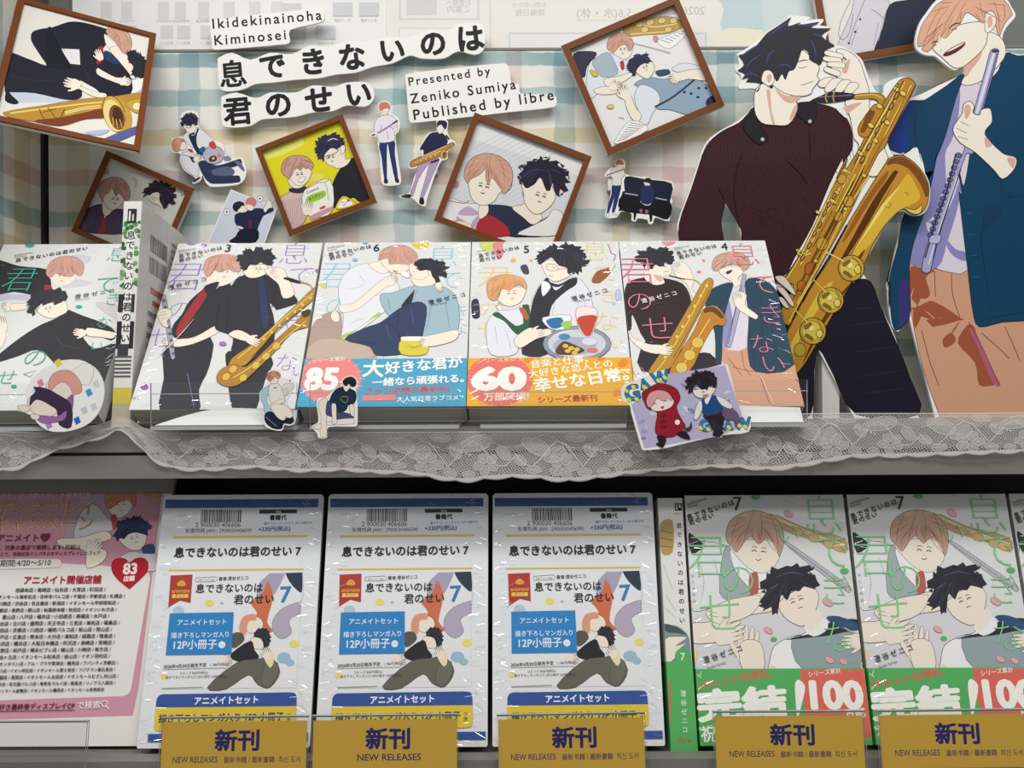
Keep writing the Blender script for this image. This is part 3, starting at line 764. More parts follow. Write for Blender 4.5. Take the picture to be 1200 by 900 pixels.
# ---- book 6
def c6(A):
    A.fr = 'S16'; F = 'S16'
    big(A, F, '86C6DE', (('君', 200, 200, 180), ('の', 210, 335, 130), ('せ', 170, 450, 150), ('い', 440, 560, 90), ('息', 670, 115, 150), ('で', 700, 220, 130), ('き', 740, 360, 110), ('な', 740, 430, 90)))
    A.f('E0C84A', '525,55* 610,52* 605,75 560,80'); A.e('E0D070', 140, 240, 20, 10, 40)
    A.f('B39A8C', '60,560 110,400 170,360 220,360 230,430 240,470 340,500 380,545 380,560'); A.f('C4AE9E', '70,560 130,480 250,485 330,505 360,560')
    # man in white
    A.f('E4E4EA', '330,145 250,180 215,240 215,300 235,380 225,470 250,480 400,370 470,310 480,250 440,190 400,170', o=LINE, ow=.45)
    A.s('B9B8C8', .9, '240,260 300,250 330,230', '330,300 400,280', '250,350 300,330', '260,410 340,380', '300,190 330,230', '390,220 420,250', taper=True)
    A.f('A7C85A', '225,478 260,460 360,390 400,372 390,360 300,430 222,465'); A.f(SK, '345,150 430,135 440,175 400,190', o=LINE, ow=.4)
    A.f(SK, '195,350 215,370 215,400 190,400 178,375', o=LINE, ow=.4)
    A.f(SK, '215,330 280,320 400,220 450,200 465,235 420,250 300,345 230,362', o=LINE, ow=.4); hand(A, F, 450, 220, 26, 60)
    A.f(SK, '400,130 520,120 530,160 500,185 460,190 430,175', o=LINE, ow=.4)
    A.f(PKH, '388,130* 400,90 450,68 510,68 555,100 560,140 545,155 500,150 460,148 435,150 430,125 400,130', o=LINE, ow=.4)
    locks(A, F, 'A8604E', '460,70 440,105 440,145', '500,70 505,110 530,150', '420,80 405,105 392,128')
    # man in pale denim shirt
    A.f('9FB8C4', '395,285 450,275 540,245 640,240 710,270 740,330 740,430 700,460 600,480 500,420 420,360', o=LINE, ow=.45)
    A.s('7793A2', .8, '620,330 600,440', '680,290 700,430', '560,260 540,310', '430,300 440,350'); A.f('25242E', '490,330 540,270 548,262 530,330 500,350')
    A.f(SK, '540,190 620,180 640,235 560,248 530,215', o=LINE, ow=.4)
    A.f(SK, '525,150 570,150 610,190 585,215 545,215 528,190', o=LINE, ow=.4)
    A.f(DKH, '548,150 570,128 610,125 640,135* 680,140* 670,155* 698,165* 672,178* 690,200* 655,200* 650,228* 625,205 612,175 570,180 562,165')
    A.s(LINE, .5, '450,178 475,182', '540,182 550,186'); A.s('B23A3A', .8, '455,180 470,188', '530,195 540,200'); A.e('F0EFEC', 505, 195, 22, 12, 30, o='9A9A9A', ow=.3)
    # denim legs
    A.f('2B3A5C', '240,480 330,430 400,405 480,345 560,315 600,340 585,450 560,520 490,545 380,550 350,510', o='17203A', ow=.5)
    A.s('17203A', .8, '400,405 470,440 490,540', '480,345 470,420', '300,490 380,500'); A.s('4A5C84', 1.0, '420,410 440,480', '530,340 545,420', '520,450 500,520', taper=True)
    A.f(SK, '580,475 640,458 735,440 730,480 660,505 600,510', o=LINE, ow=.4)
    A.f('D9CB3E', '492,478 595,478 598,545 488,545', o='8A8A6A', ow=.6); A.f('F1F0E2', '490,470 596,470 596,486 492,486'); A.s('8FA030', .9, '510,500 570,530', '520,530 580,500', '500,515 590,515', taper=True)
    hand(A, F, 590, 495, 24, -60); hand(A, F, 655, 255, 22, 160)
    titles(A, F, '170,115 358,78', '175,132 280,108', '6', (380, 78), 0, ('165,82 240,70', '165,92 205,86'), ('610,328 770,290', '618,335 690,322'), 62)
    A.e('86C6DE', 285, 130, 12, 7); A.e('86C6DE', 330, 55, 12, 6)
def b6(A):
    A.fr = 'S16'
    A.e('E8857F', 180, 660, 135, 112); A.s('F4C9C4', .6, *['%d,%d %d,%d' % (180+150*math.cos(i*.3), 660+118*math.sin(i*.3), 180+118*math.cos(i*.3), 660+95*math.sin(i*.3)) for i in range(21)])
    A.t('シリーズ累計', '100,590 245,578', 'F2E9E2', bold=.01); A.t('85', '60,705 210,705', 'F4F2EE', bold=.05, hpx=105); A.t('万部', '215,700 300,700', 'F4F2EE', bold=.04)
    A.t('大', '318,645 412,645', 'F4F4F0', bold=.03); A.t('好きな君が', '418,635 762,605', 'F4F4F0', bold=.03, sp=1.0); A.t('一緒なら頑張れる。', '362,692 765,672', 'F4F4F0', bold=.03)
    A.t('ファン必読の最新刊!', '330,728 700,718', 'D8525A', bold=.02); A.t('大人気日常ラブコメ', '470,760 740,752', 'F4F4F0', bold=.02); A.f('E8857F', '320,735 465,730 465,755 320,758', sharp=True)
book('book', UB('v6'), BW, BH, .019, c6, 'book numbered 6 with light blue lettering and a blue paper band', 'manga books on the upper shelf', (.046, '45A3C6', b6))

# ---- book 5
def c5(A):
    A.fr = 'S17'; F = 'S17'
    big(A, F, 'E3C65C', (('君', 150, 215, 170), ('の', 120, 350, 110), ('せ', 130, 440, 130), ('息', 590, 90, 130), ('で', 640, 190, 120), ('き', 650, 290, 90), ('な', 640, 400, 120), ('い', 690, 500, 70)))
    A.f('C9D46E', '80,55 150,50 150,80 110,95'); A.f('D98A8A', '140,60 190,50 185,110 165,130 150,100'); A.f('D5DBDA', '185,60 225,55 200,110')
    A.e('E8B63A', 230, 132, 12, 9); A.e('E8B63A', 308, 133, 7); A.e('E8B63A', 180, 500, 14, 10)
    A.f('4A4658', '262,158 290,152 300,190 275,190'); A.f('2C3550', '50,310 75,305 82,380 55,385 48,350', o='15151A'); A.s('C9A24A', .8, '55,330 78,325', '55,360 78,355')
    A.f('9A5A34', '600,180 650,165 670,140 678,150 655,190 610,230 575,225', o=LINE, ow=.45); A.f('E5E0D8', '652,165 672,138 678,148 660,180'); A.s('A33A40', 1, '645,60 655,80 660,100 680,110 670,135')
    A.f('B8C4DE', '680,270 700,260 705,310 682,305', o='6A7CA8', ow=.4); A.e('B8C4DE', 672, 322, 8)
    # waiter, dark hair
    A.f('E0E0E8', '370,215 420,230 505,205 560,260 580,330 590,420 520,460 380,430 320,380 315,300', o=LINE, ow=.45)
    A.s('B4B3C6', .9, '420,280 400,380', '500,260 520,340', '540,300 560,400', taper=True)
    A.f('2A2A32', '375,210 395,235 420,265 480,215 510,210 505,240 460,270 400,330 385,420 380,545 270,545 290,470 320,300', o='17171C', ow=.5)
    A.f('2A2A32', '385,225 430,238 480,212 470,225 428,250 390,240'); A.f('F0EFF0', '355,230 375,225 395,250 360,290')
    A.f(SK, '360,130 480,150 500,180 470,205 420,225 385,212 362,170', o=LINE, ow=.4)
    A.f(DKH, '340,120* 350,95* 375,88* 390,68* 430,75* 460,62* 500,70* 530,90* 548,110* 535,125* 560,145* 535,155* 520,180* 490,185 470,190 465,165 430,155 400,120 380,125 365,140 350,150*')
    A.s('555068', .8, '400,90 440,85 480,95', taper=True); A.s('7A6A4A', .6, '375,150 410,150 430,172 395,180 372,165', '430,172 470,165'); A.s(LINE, .5, '385,200 405,203', '370,160 385,160', '400,162 418,168')
    # blond man
    A.f('E2E2EA', '160,355 230,350 290,330 300,400 260,470 240,545 130,545 112,430 125,390', o=LINE, ow=.45); A.f('2A5A40', '140,375 165,360 240,420 275,410* 270,330* 300,330 300,420 255,460 225,440 190,400')
    A.f('B4623C', '255,345 280,345 300,385 285,395'); A.s('B4B3C6', .8, '150,420 160,500', '200,440 220,520')
    A.f(SK, '150,270 280,250 275,300 250,325 215,335 175,320', o=LINE, ow=.4)
    A.f('E2A46E', '115,270 120,225 160,200 215,195 270,210 290,240 285,262 265,240 240,245 215,265 180,260 165,300 145,310 125,300', o=LINE, ow=.4)
    locks(A, F, 'B5743E', '200,198 180,240 165,295', '230,200 240,230 238,245', '160,205 140,250 140,300'); face_marks(A, F, 225, 285, 40, -8)
    hand(A, F, 172, 335, 18, 0)
    # tray
    A.e('8E93A2', 510, 500, 150, 78, 0, o='3C3F4E', ow=.7); A.e('C9CCD6', 510, 500, 128, 62); A.e('A9AEBC', 500, 510, 95, 40); A.s('F0F0F4', 1.2, '400,470 440,450 500,442', taper=True)
    A.f('E2F0F4', '360,385 480,375 470,425 430,440 385,430', o='3C3F4E', ow=.5); A.f('2D6EA6', '378,395 440,385 450,420 410,435 385,420'); A.f('9FC84A', '440,410 480,400 485,425 460,435')
    A.e('4A86B8', 455, 470, 26, 14); A.f('EFE0DC', '508,345 592,345 595,400 575,460 548,465 520,440', o='6A4A4A', ow=.5); A.f('C2452E', '515,385 592,375 590,410 570,462 545,462 522,430'); A.e('D9D4DE', 565, 490, 36, 18, o='6A6A7A', ow=.4); A.e('D7786A', 578, 530, 26, 12)
    A.f('5A3A26', '415,530 450,490 500,505 545,530 500,548 430,548'); 
    for x, y in ((460, 510), (485, 520), (510, 525), (470, 532), (500, 540)): A.e('E0B452', x, y, 13, 9)
    A.f(SK, '235,480 300,430 340,440 390,435 395,460 330,480 260,520', o=LINE, ow=.4); hand(A, F, 335, 455, 34, 90)
    titles(A, F, '80,122 258,82', '84,140 180,122', '5', (288, 85), 0, ('70,96 110,90', '70,104 90,101'), ('490,312 645,272', '500,318 570,308'), 62)
def b5(A):
    A.fr = 'S17'
    A.e('E27268', 170, 665, 145, 115); A.s('F2B4A4', .6, *['%d,%d %d,%d' % (170+160*math.cos(i*.3), 665+125*math.sin(i*.3), 170+125*math.cos(i*.3), 665+100*math.sin(i*.3)) for i in range(21)])
    A.t('シリーズ累計', '75,592 245,580', 'F6D27A', bold=.01); A.t('60', '45,705 290,705', 'F6F2EC', bold=.06, hpx=110); A.t('万部突破!', '100,755 300,748', 'F2D9C8', bold=.03)
    A.t('音楽と仕事、', '308,612 560,585', 'F8F2DC', bold=.02); A.t('大好きな恋人との', '300,655 668,605', 'F8F2DC', bold=.02, sp=1.05); A.t('幸せな日常。', '325,715 740,660', 'F8F2DC', bold=.035)
    for x, y in ((712, 590), (300, 570), (690, 720), (740, 720), (620, 560)): A.e('E58A2A', x, y, 24, 16, -30)
    A.t('シリーズ最新刊', '340,765 600,755', 'B0402A', bold=.02)
book('book', UB('v5'), BW, BH, .019, c5, 'book numbered 5 with yellow lettering and an orange paper band', 'manga books on the upper shelf', (.046, 'E8AC2E', b5))

# ---- book 4
def c4(A):
    A.fr = 'S18'; F = 'S18'
    A.f('E08A9A', '205,50* 270,50* 255,65 225,66'); A.e('DC7C90', 392, 133, 7); A.e('DC7C90', 372, 183, 10, 7); A.e('E08A9A', 720, 490, 8)
    # saxophonist
    A.f('25202A', '140,480 240,490 330,540 420,540 460,620 120,620'); A.f('2F1E20', '55,235 130,208 215,210 300,235 335,300 330,360 290,430 240,490 140,490 80,370 75,430 62,440 45,330', o='15101A', ow=.5)
    A.s('1C1014', .7, '110,300 100,360', '200,330 280,320', '160,420 250,400', '300,260 290,330')
    A.f(SK, '140,160 240,150 250,190 215,205 220,232 175,240 135,215 130,180', o=LINE, ow=.4); A.f(SKD, '170,195 215,205 200,228')
    A.f(DKH, '100,140* 90,118* 110,108* 105,90* 140,92* 150,70* 185,85* 225,72* 235,90* 262,95* 250,110* 265,130* 240,150 225,140 200,160 180,150 165,170 150,150 130,160* 125,140*')
    A.s('4A4A8C', .8, '140,90 170,80 200,85', '110,112 140,105', taper=True); A.s(LINE, .5, '215,160 232,160', '215,183 240,180'); A.e(SK, 145, 165, 10, 15, o=LINE, ow=.35)
    A.f(SK, '260,150 300,140 330,165 350,220 340,260 380,300 400,340 380,360 345,300 320,240 290,215 265,195', o=LINE, ow=.4); hand(A, F, 285, 165, 24, -40)
    A.f(SK, '65,440 80,470 150,500 210,505 240,530 205,545 130,530 75,485 58,455', o=LINE, ow=.4)
    # man in teal jacket
    A.f('CF9C80', '475,515 600,520 660,600 790,590 850,770 520,770 480,600'); A.s('96563A', .9, '560,530 570,600 600,640', '520,600 600,620 640,610', '640,640 680,760', '500,560 560,640')
    A.f('DAD2DE', '500,235 580,225 590,400 575,520 475,510 480,380'); A.f('8E8EB8', '500,300 520,400 510,510 478,508 482,380')
    A.f('1F4054', '405,290 440,250 520,230 505,300 480,400 470,590 445,590 440,450 400,330'); A.f('1F4054', '575,225 640,215 700,250 740,330 790,590 620,622 585,520 590,380', o='12222E', ow=.5)
    A.s('142C3C', .9, '640,260 650,400 640,600', '700,300 690,420 720,560', '590,420 620,600')
    A.f(SK, '460,170 560,160 565,190 540,212 560,230 530,250 515,225 480,205', o=LINE, ow=.4)
    A.f(PKH, '428,165 440,120 490,98 550,98 590,125 592,160 565,180 555,160 520,150 480,160 460,175 440,178', o=LINE, ow=.4)
    locks(A, F, 'A6604C', '500,100 480,130 465,172', '540,100 545,130 560,172', '460,110 445,140 436,172'); A.f('5A1F30', '490,184 518,174 510,188 495,194'); A.s('2E2528', .6, '470,160 485,158', '500,152 515,152')
    A.f('A9A8C4', '565,195 580,198 545,380 510,515 492,512 525,370', o='3A3A5A', ow=.5); A.s('4A4A6C', .8, '560,240 520,400 500,500')
    A.f(SK, '520,290 545,270 580,285 575,330 630,375 620,392 560,360 530,330', o=LINE, ow=.4); hand(A, F, 545, 300, 26, 0)
    # saxophone
    A.f('B8862A', '385,235 415,210 435,225 420,280 340,430 250,600 180,640 150,620 230,500 330,330', o='3A2A14', ow=.5)
    A.f('BC7E24', '380,370 400,340 450,335 490,390 480,420 440,420 390,500 330,620 240,630 300,520 350,440', o='3A2A14', ow=.5); A.f('6A3C18', '395,345 440,338 480,380 470,390 430,360 395,365')
    A.s('EBD66A', 1.0, '410,230 330,390 230,560 180,625', '420,390 370,470 300,600'); A.s('6A4716', .8, '420,260 350,400 260,560'); A.s('1C1A20', 1.6, '240,200 290,212 310,215'); A.s('C0942E', 1.3, '310,215 360,222 385,250')
    for x, y in ((365, 495), (330, 550), (295, 605)): A.e('D8BC4A', x, y, 26, 24, o='4A3518', ow=.5)
    for i in range(8): A.e('E0C458', 405-i*26, 245+i*45, 9, o='4A3518', ow=.35)
    hand(A, F, 225, 530, 34, 100)
    big(A, F, 'DE7E96', (('君', 95, 180, 180), ('の', 110, 315, 130), ('せ', 190, 430, 160), ('息', 565, 105, 150), ('で', 650, 240, 140), ('き', 690, 370, 130), ('な', 650, 500, 120), ('い', 700, 590, 120), ('い', 105, 620, 70)))
    titles(A, F, '275,110 450,76', '286,128 385,106', '4', (482, 72), 0, ('265,82 330,72', '265,90 300,84'), ('122,322 275,285', '140,336 210,322'), 62, 'F0EEEE')
    A.s('F0EFEF', .7, '640,640 700,770'); A.e('E08A9A', 810, 655, 14, 9)
book('book', UB('v4'), BW, BH, .019, c4, 'book numbered 4 with pink lettering, man in burgundy with saxophone beside man in teal jacket', 'manga books on the upper shelf')

# ---- book standing spine out between the leftmost book and book 3
def upright():
    th = math.radians(8); v = Vector((0, math.sin(th), math.cos(th)))
    pl = Plane(Vector((-.30175, .690, H-.0318)), (1, 0, 0), v); w, h, d = .0142, .181, .127
    r = empty('book', pl, 'book standing spine outward beside the leftmost book, green leaves and barcode on its back', 'book', 'manga books on the upper shelf')
    a = Art(pl); a.box(-w/2+.0008, w/2-.0008, .001, h-.001, -d+.001, -.0008, 'B9B4A8'); a.build('page_block', r)
    A = Art(pl, 'wrap'); A.box(-w/2, w/2, 0, h, -.0008, 0, 'E2E1DC'); A.box(w/2-.0008, w/2, 0, h, -d, -.0008, 'DEDDD9'); A.box(-w/2, -w/2+.0008, 0, h, -d, -.0008, 'DEDDD9')
    A.clip = (-w/2, 0, w/2, h); A.w = 2e-5; hp = h
    def q(x0, x1, y0, y1): return [(x0*w-w/2, y0*h), (x1*w-w/2, y0*h), (x1*w-w/2, y1*h), (x0*w-w/2, y1*h)]
    random.seed(8)
    for i in range(60):
        x, y = random.uniform(.0, 1.0), random.uniform(.60, .91); s_ = random.uniform(.08, .2)
        A.poly([(x*w-w/2+s_*w*math.cos(k), y*h+s_*.9*w*math.sin(k)) for k in (0, 1.1, 2.2, 3.3, 4.4, 5.3)], random.choice(['3E7A3C', '5A9A4E', '2F6034', '7DB06A']))
    A.poly(q(0, .9, .50, .58), '2A2A30'); A.poly(q(.0, .95, .34, .46), '24242A'); A.poly(q(.1, .7, .30, .36), '3A3A42')
    for i in range(6): A.poly(q(0, .9, .215+i*.017, .223+i*.017), '5A5A60')
    A.poly(q(0, 1, .10, .17), 'D2C24A'); A.poly(q(0, 1, 0, .10), 'BDB49C'); A.poly(q(.28, .72, .36, .86), 'EDECE8')
    A.poly(q(.25, .75, .90, .965), INK); A.poly(q(.32, .42, .91, .955), 'E6E5E0'); A.poly(q(.52, .60, .91, .94), 'E6E5E0')
    for i, ch in enumerate('息できないのは君のせい'):
        V, Fc = text_mesh(ch, .02); x0, x1 = min(p[0] for p in V), max(p[0] for p in V); y0, y1 = min(p[1] for p in V), max(p[1] for p in V)
        A.w += DZ; n = len(A.V); m = A.mi(INK)
        for j, (x, y) in enumerate(V): A.V.append(((x-(x0+x1)/2)*.0075, h*(.845-i*.046)+(y-(y0+y1)/2)*.0075, A.w+lay(V, j)))
        A.w += TL*10
        for f in Fc: A.F.append(tuple(k+n for k in f)); A.M.append(m)
    A.build('spine', r)
    # back cover, facing right
    B = Plane(pl.world(w/2+.0002, 0, 0), -pl.n, pl.v); A = Art(B, 'wrap'); A.clip = (0, 0, d, h); A.w = 2e-5
    A.box(.0006, d, 0, h, -.0004, 0, 'CFCEC9')
    random.seed(5)
    for yb in (.128, .146):
        x = .020
        while x < .056:
            b = random.choice((.0005, .0008, .0012)); A.poly([(x, yb), (x+b, yb), (x+b, yb+.014), (x, yb+.014)], '3A3A3C'); x += b+random.choice((.0006, .001))
    for i in range(5): A.poly([(.064, .140+i*.006), (.095, .140+i*.006), (.095, .1425+i*.006), (.064, .1425+i*.006)], '9A9996')
    A.poly([(.025, .112), (.085, .112), (.085, .117), (.025, .117)], 'B4583E'); A.poly([(.030, .103), (.08, .103), (.08, .107), (.030, .107)], 'B4583E')
    for i in range(9):
        x = .022
        while x < .085:
            b = random.uniform(.004, .01); A.poly([(x, .093-i*.009), (x+b, .093-i*.009), (x+b, .097-i*.009), (x, .097-i*.009)], '77767A'); x += b+.0015
    A.build('back_cover', r)
upright()

# ------------------------------------------------------------------ lower tier
LT = math.radians(17)
LV = Vector((0, math.sin(LT), math.cos(LT)))
def LB(x, dz=0.0): return Plane(Vector((x, .656, H-.2655+dz)), (1, 0, 0), LV)
def c7(A):
    A.fr = 'S21'; F = 'S21'
    A.f('D8D7DC', '110,430 240,395 380,410 520,430 640,470 640,590 110,590')
    # brass keys at the top right
    A.f('B8A078', '360,85 470,130 600,165 602,215 520,180 400,140'); A.f('D6C49A', '370,95 470,135 598,180 598,195 480,155'); A.s('8A7550', .9, '380,90 480,138 600,182', '400,120 500,165 600,205')
    for x, y in ((450, 145), (500, 165), (550, 185), (580, 195)): A.e('C9AE74', x, y, 18, 13, 20, o='7A6240', ow=.5)
    A.f('B7B8C0', '405,180 420,180 520,250 620,325 612,340 500,260', o='50505C', ow=.5); A.s('6A6A78', .8, '420,192 520,262 605,330')
    # man with light hair: shirt, vest
    A.f('E2E3E6', '105,190 225,190 330,260 300,360 200,380 120,400 105,350', o=LINE, ow=.6); A.f('A3AFB2', '215,200 250,195 330,300 345,360 250,370 200,340', o=LINE, ow=.5)
    A.f('EDEDEF', '235,200 300,250 360,240 370,320 340,350 300,330 250,270', o=LINE, ow=.5); A.s('B0B2BC', 1, '130,230 150,300 140,370', '180,230 200,300', taper=True)
    A.f('B8605A', '295,285 320,275 325,330 312,352 296,340'); A.f('2E2E3A', '100,150 125,165 150,190 110,215')
    A.f(SK, '235,175 390,180 385,240 350,275 310,272 265,235', o=LINE, ow=.5)
    A.f('BE9C88', '220,165 230,115 270,85 320,78 370,95 400,135 405,180 390,225 380,190 350,165 325,185 300,160 275,185 255,210 240,195', o='5A3A34', ow=.55)
    locks(A, F, '8F6250', '310,80 290,130 270,190', '330,80 335,130 330,180', '270,88 245,140 238,185', '360,92 380,140 388,200', w=.6); face_marks(A, F, 325, 215, 48, 6, True, w=.8)
    A.f(SK, '105,440 180,430 290,350 380,345 375,395 300,410 240,430 215,490 105,500', o=LINE, ow=.6)
    A.f(SK, '155,400 200,375 240,360 330,350 300,410 210,440 175,430', o=LINE, ow=.5); A.s(LINE, .5, '160,398 190,405', '165,412 195,418')
    # dark haired man
    A.f('EFEFF1', '360,560 375,510 430,480 470,470 520,430 560,450 640,500 640,590 360,590', o=LINE, ow=.6); A.f('94A6A8', '430,485 520,480 640,470 640,590 470,590', o=LINE, ow=.5)
    A.f('2E3038', '410,490 520,462 560,430 640,425 640,450 560,475 470,485'); A.f('32507A', '540,420 580,415 640,440 640,460 590,455'); A.f('EEEEF0', '470,450 530,418 545,455 500,480')
    A.f(SK, '390,370 480,315 515,345 505,400 470,445 440,440 405,415', o=LINE, ow=.55); A.f(SK, '470,430 510,395 530,420 490,462')
    A.f(DKH, '335,375* 350,330* 330,325* 355,285* 385,265 440,255* 500,265* 480,275* 510,300* 505,330* 470,320 455,335 430,335 415,365 395,345 385,410* 365,385* 345,395*')
    A.s('5A6074', 1, '380,290 430,275 470,285', '360,330 390,310', taper=True); face_marks(A, F, 450, 372, 44, -22, False, w=.8)
    hand(A, F, 290, 505, 62, 5); A.f(SK, '265,500 330,500 340,590 275,590', o=LINE, ow=.5); hand(A, F, 235, 470, 52, 70); hand(A, F, 625, 495, 40, -95)
    A.f('F0D890', '108,520 128,530 120,570 108,560'); 
    for x, y, r_ in ((545, 370, 18), (420, 88, 16), (355, 460, 15), (550, 555, 15), (595, 560, 14)): A.e('E3A9B2', x, y, r_, r_*.6, 30, o='B07882', ow=.4)
    A.f('EBDFA8', '365,570 385,585 378,600 360,590')
    big(A, F, '86CF8E', (('君', 160, 225, 150), ('の', 260, 300, 120), ('せ', 200, 400, 150), ('息', 525, 90, 140), ('で', 560, 210, 130), ('き', 570, 330, 110), ('な', 580, 480, 110), ('い', 420, 150, 80)))
    A.e('58B868', 315, 35, 14, 8); A.e('58B868', 598, 270, 14, 9); A.e('58B868', 372, 488, 10, 7); A.s('58B868', .8, '595,285 620,330')
    titles(A, F, '98,108 248,58', '104,124 182,98', '7', (257, 56), 0, ('98,62 160,42', '98,70 130,60'), ('150,565 272,525', '160,585 220,565'), 62)
    A.vt('ゼニコ作品', '112,285 118,365', '9A9AA0', size=11)
def b7(A):
    A.fr = 'S21'
    A.f('DC6A5C', '455,585* 680,585* 720,800* 500,800 470,700 460,650'); A.t('シリーズ累計', '482,608 585,594', 'F6F0EA', bold=.01); A.t('100', '488,708 660,708', 'F6F4EE', bold=.05, hpx=98); A.t('万部', '596,742 664,738', 'F6F4EE', bold=.03)
    A.t('\\大ヒット/日常BL', '132,648 362,606', 'D8665A', bold=.025); A.t('完結', '128,742 420,724', 'F6F6F0', bold=.05, hpx=108)
    A.f('F6F6F0', '438,630 450,618 470,640 458,700 446,740 440,690'); A.t('かんけつ', '132,780 180,770', 'F6F6F0', bold=.01); A.s('EAF4E4', .8, '125,600 140,612', '140,590 135,605')
    A.t('祝・完結! 最終巻', '140,812 520,800', 'F6F6F0', bold=.02)
def book7(x, label):
    return book('book', LB(x), .1255, .1845, .017, c7, label, 'green banded books on the lower shelf', (.0535, '55B061', b7))
bk = book7(.199, 'green banded book numbered 7 directly right of the spine-out copy')
def copy_tree(o, dx, label):
    c = o.copy(); COL.objects.link(c); c['label'] = label
    M = o.matrix_world.copy() if False else PM[o.name].copy(); M = Matrix.Translation((dx, 0, 0)) @ M; c.matrix_world = M; PM[c.name] = M
    for ch in [k for k in bpy.data.objects if k.parent == o]:
        d = ch.copy(); COL.objects.link(d); d.parent = c
        for g in [k for k in bpy.data.objects if k.parent == ch]:
            e = g.copy(); COL.objects.link(e); e.parent = d
    return c
copy_tree(bk, .1285, 'green banded book numbered 7, second cover from the spine-out copy')
copy_tree(bk, .2570, 'green banded book at the right edge of the lower shelf, mostly out of view')

# spine-out copy
def spine7():
    pl = Plane(Vector((.1240, .652, H-.2690)), (1, 0, 0), LV); w, h, d = .0192, .1865, .126
    r = empty('book', pl, 'book standing spine outward on the lower shelf, green lower spine with number 7', 'book', 'green banded books on the lower shelf')
    a = Art(pl); a.box(-w/2+.0008, w/2-.0008, .001, h-.001, -d+.001, -.0008, 'B9B4A8'); a.build('page_block', r)
    A = Art(pl, 'wrap'); A.box(-w/2, w/2, 0, h, -.0008, 0, 'E4E3DF'); A.box(w/2-.0008, w/2, 0, h, -d, -.0008, 'E4E3DF'); A.box(-w/2, -w/2+.0008, 0, h, -d, -.0008, 'E4E3DF')
    A.clip = (-w/2, 0, w/2, h); A.w = 2e-5
    F = 'S21'; A.fr = F
    A.f('B89A5E', '10,120 50,110 50,210 15,215'); A.s('7A6238', 1, '12,140 50,150', '12,165 50,172', '12,190 50,195'); A.s('9AD0A4', .9, '20,250 50,330', '30,350 60,400', '15,380 60,420')
    A.f('7E9698', '20,455 60,445 95,470 105,500 105,612 30,612'); A.f(SK, '25,490 70,480 95,485 60,510 95,500 60,530 80,530 50,555 30,580', o=LINE, ow=.5); A.f('4A5658', '20,440 60,448 95,475 70,470 30,465')
    A.f('E6E5E1', '58,50* 90,50* 92,440* 62,440*', sharp=True)
    A.f(INK, '57,54 80,54 80,78 57,78', sharp=True); A.f('E6E5E0', '61,58 65,58 65,74 61,74', sharp=True); A.f('E6E5E0', '69,58 76,58 76,68 69,68', sharp=True); A.t('EX2-7', '58,90 80,90', '4A4A4A', bold=0)
    A.vt('息できないのは君のせい', '70,125 80,428', INK, bold=.02, size=19)
    A.e('55B061', 83, 542, 26); A.t('7', '75,556 90,556', 'EDF4EA', bold=.01)
    A.build('spine', r)
    A = Art(pl, 'wrap'); A.box(-w/2-.0002, w/2+.0002, 0, .0635, .0010, .0012, '55B061'); A.box(-w/2-.0002, -w/2, 0, .0635, -d, .0010, '55B061'); A.box(w/2, w/2+.0002, 0, .0635, -d, .0010, '55B061'); A.w = .00125; A.fr = F
    A.clip = (-w/2, 0, w/2, .0635)
    A.vt('澄谷ゼニコ', '83,662 88,778', 'E6F2E2', bold=.01, size=20); A.t('libre', '66,820 108,818', 'B05A4A', bold=.01); A.f('C9705E', '37,620 42,620 44,760 37,700')
    A.build('paper_band', r)
spine7()

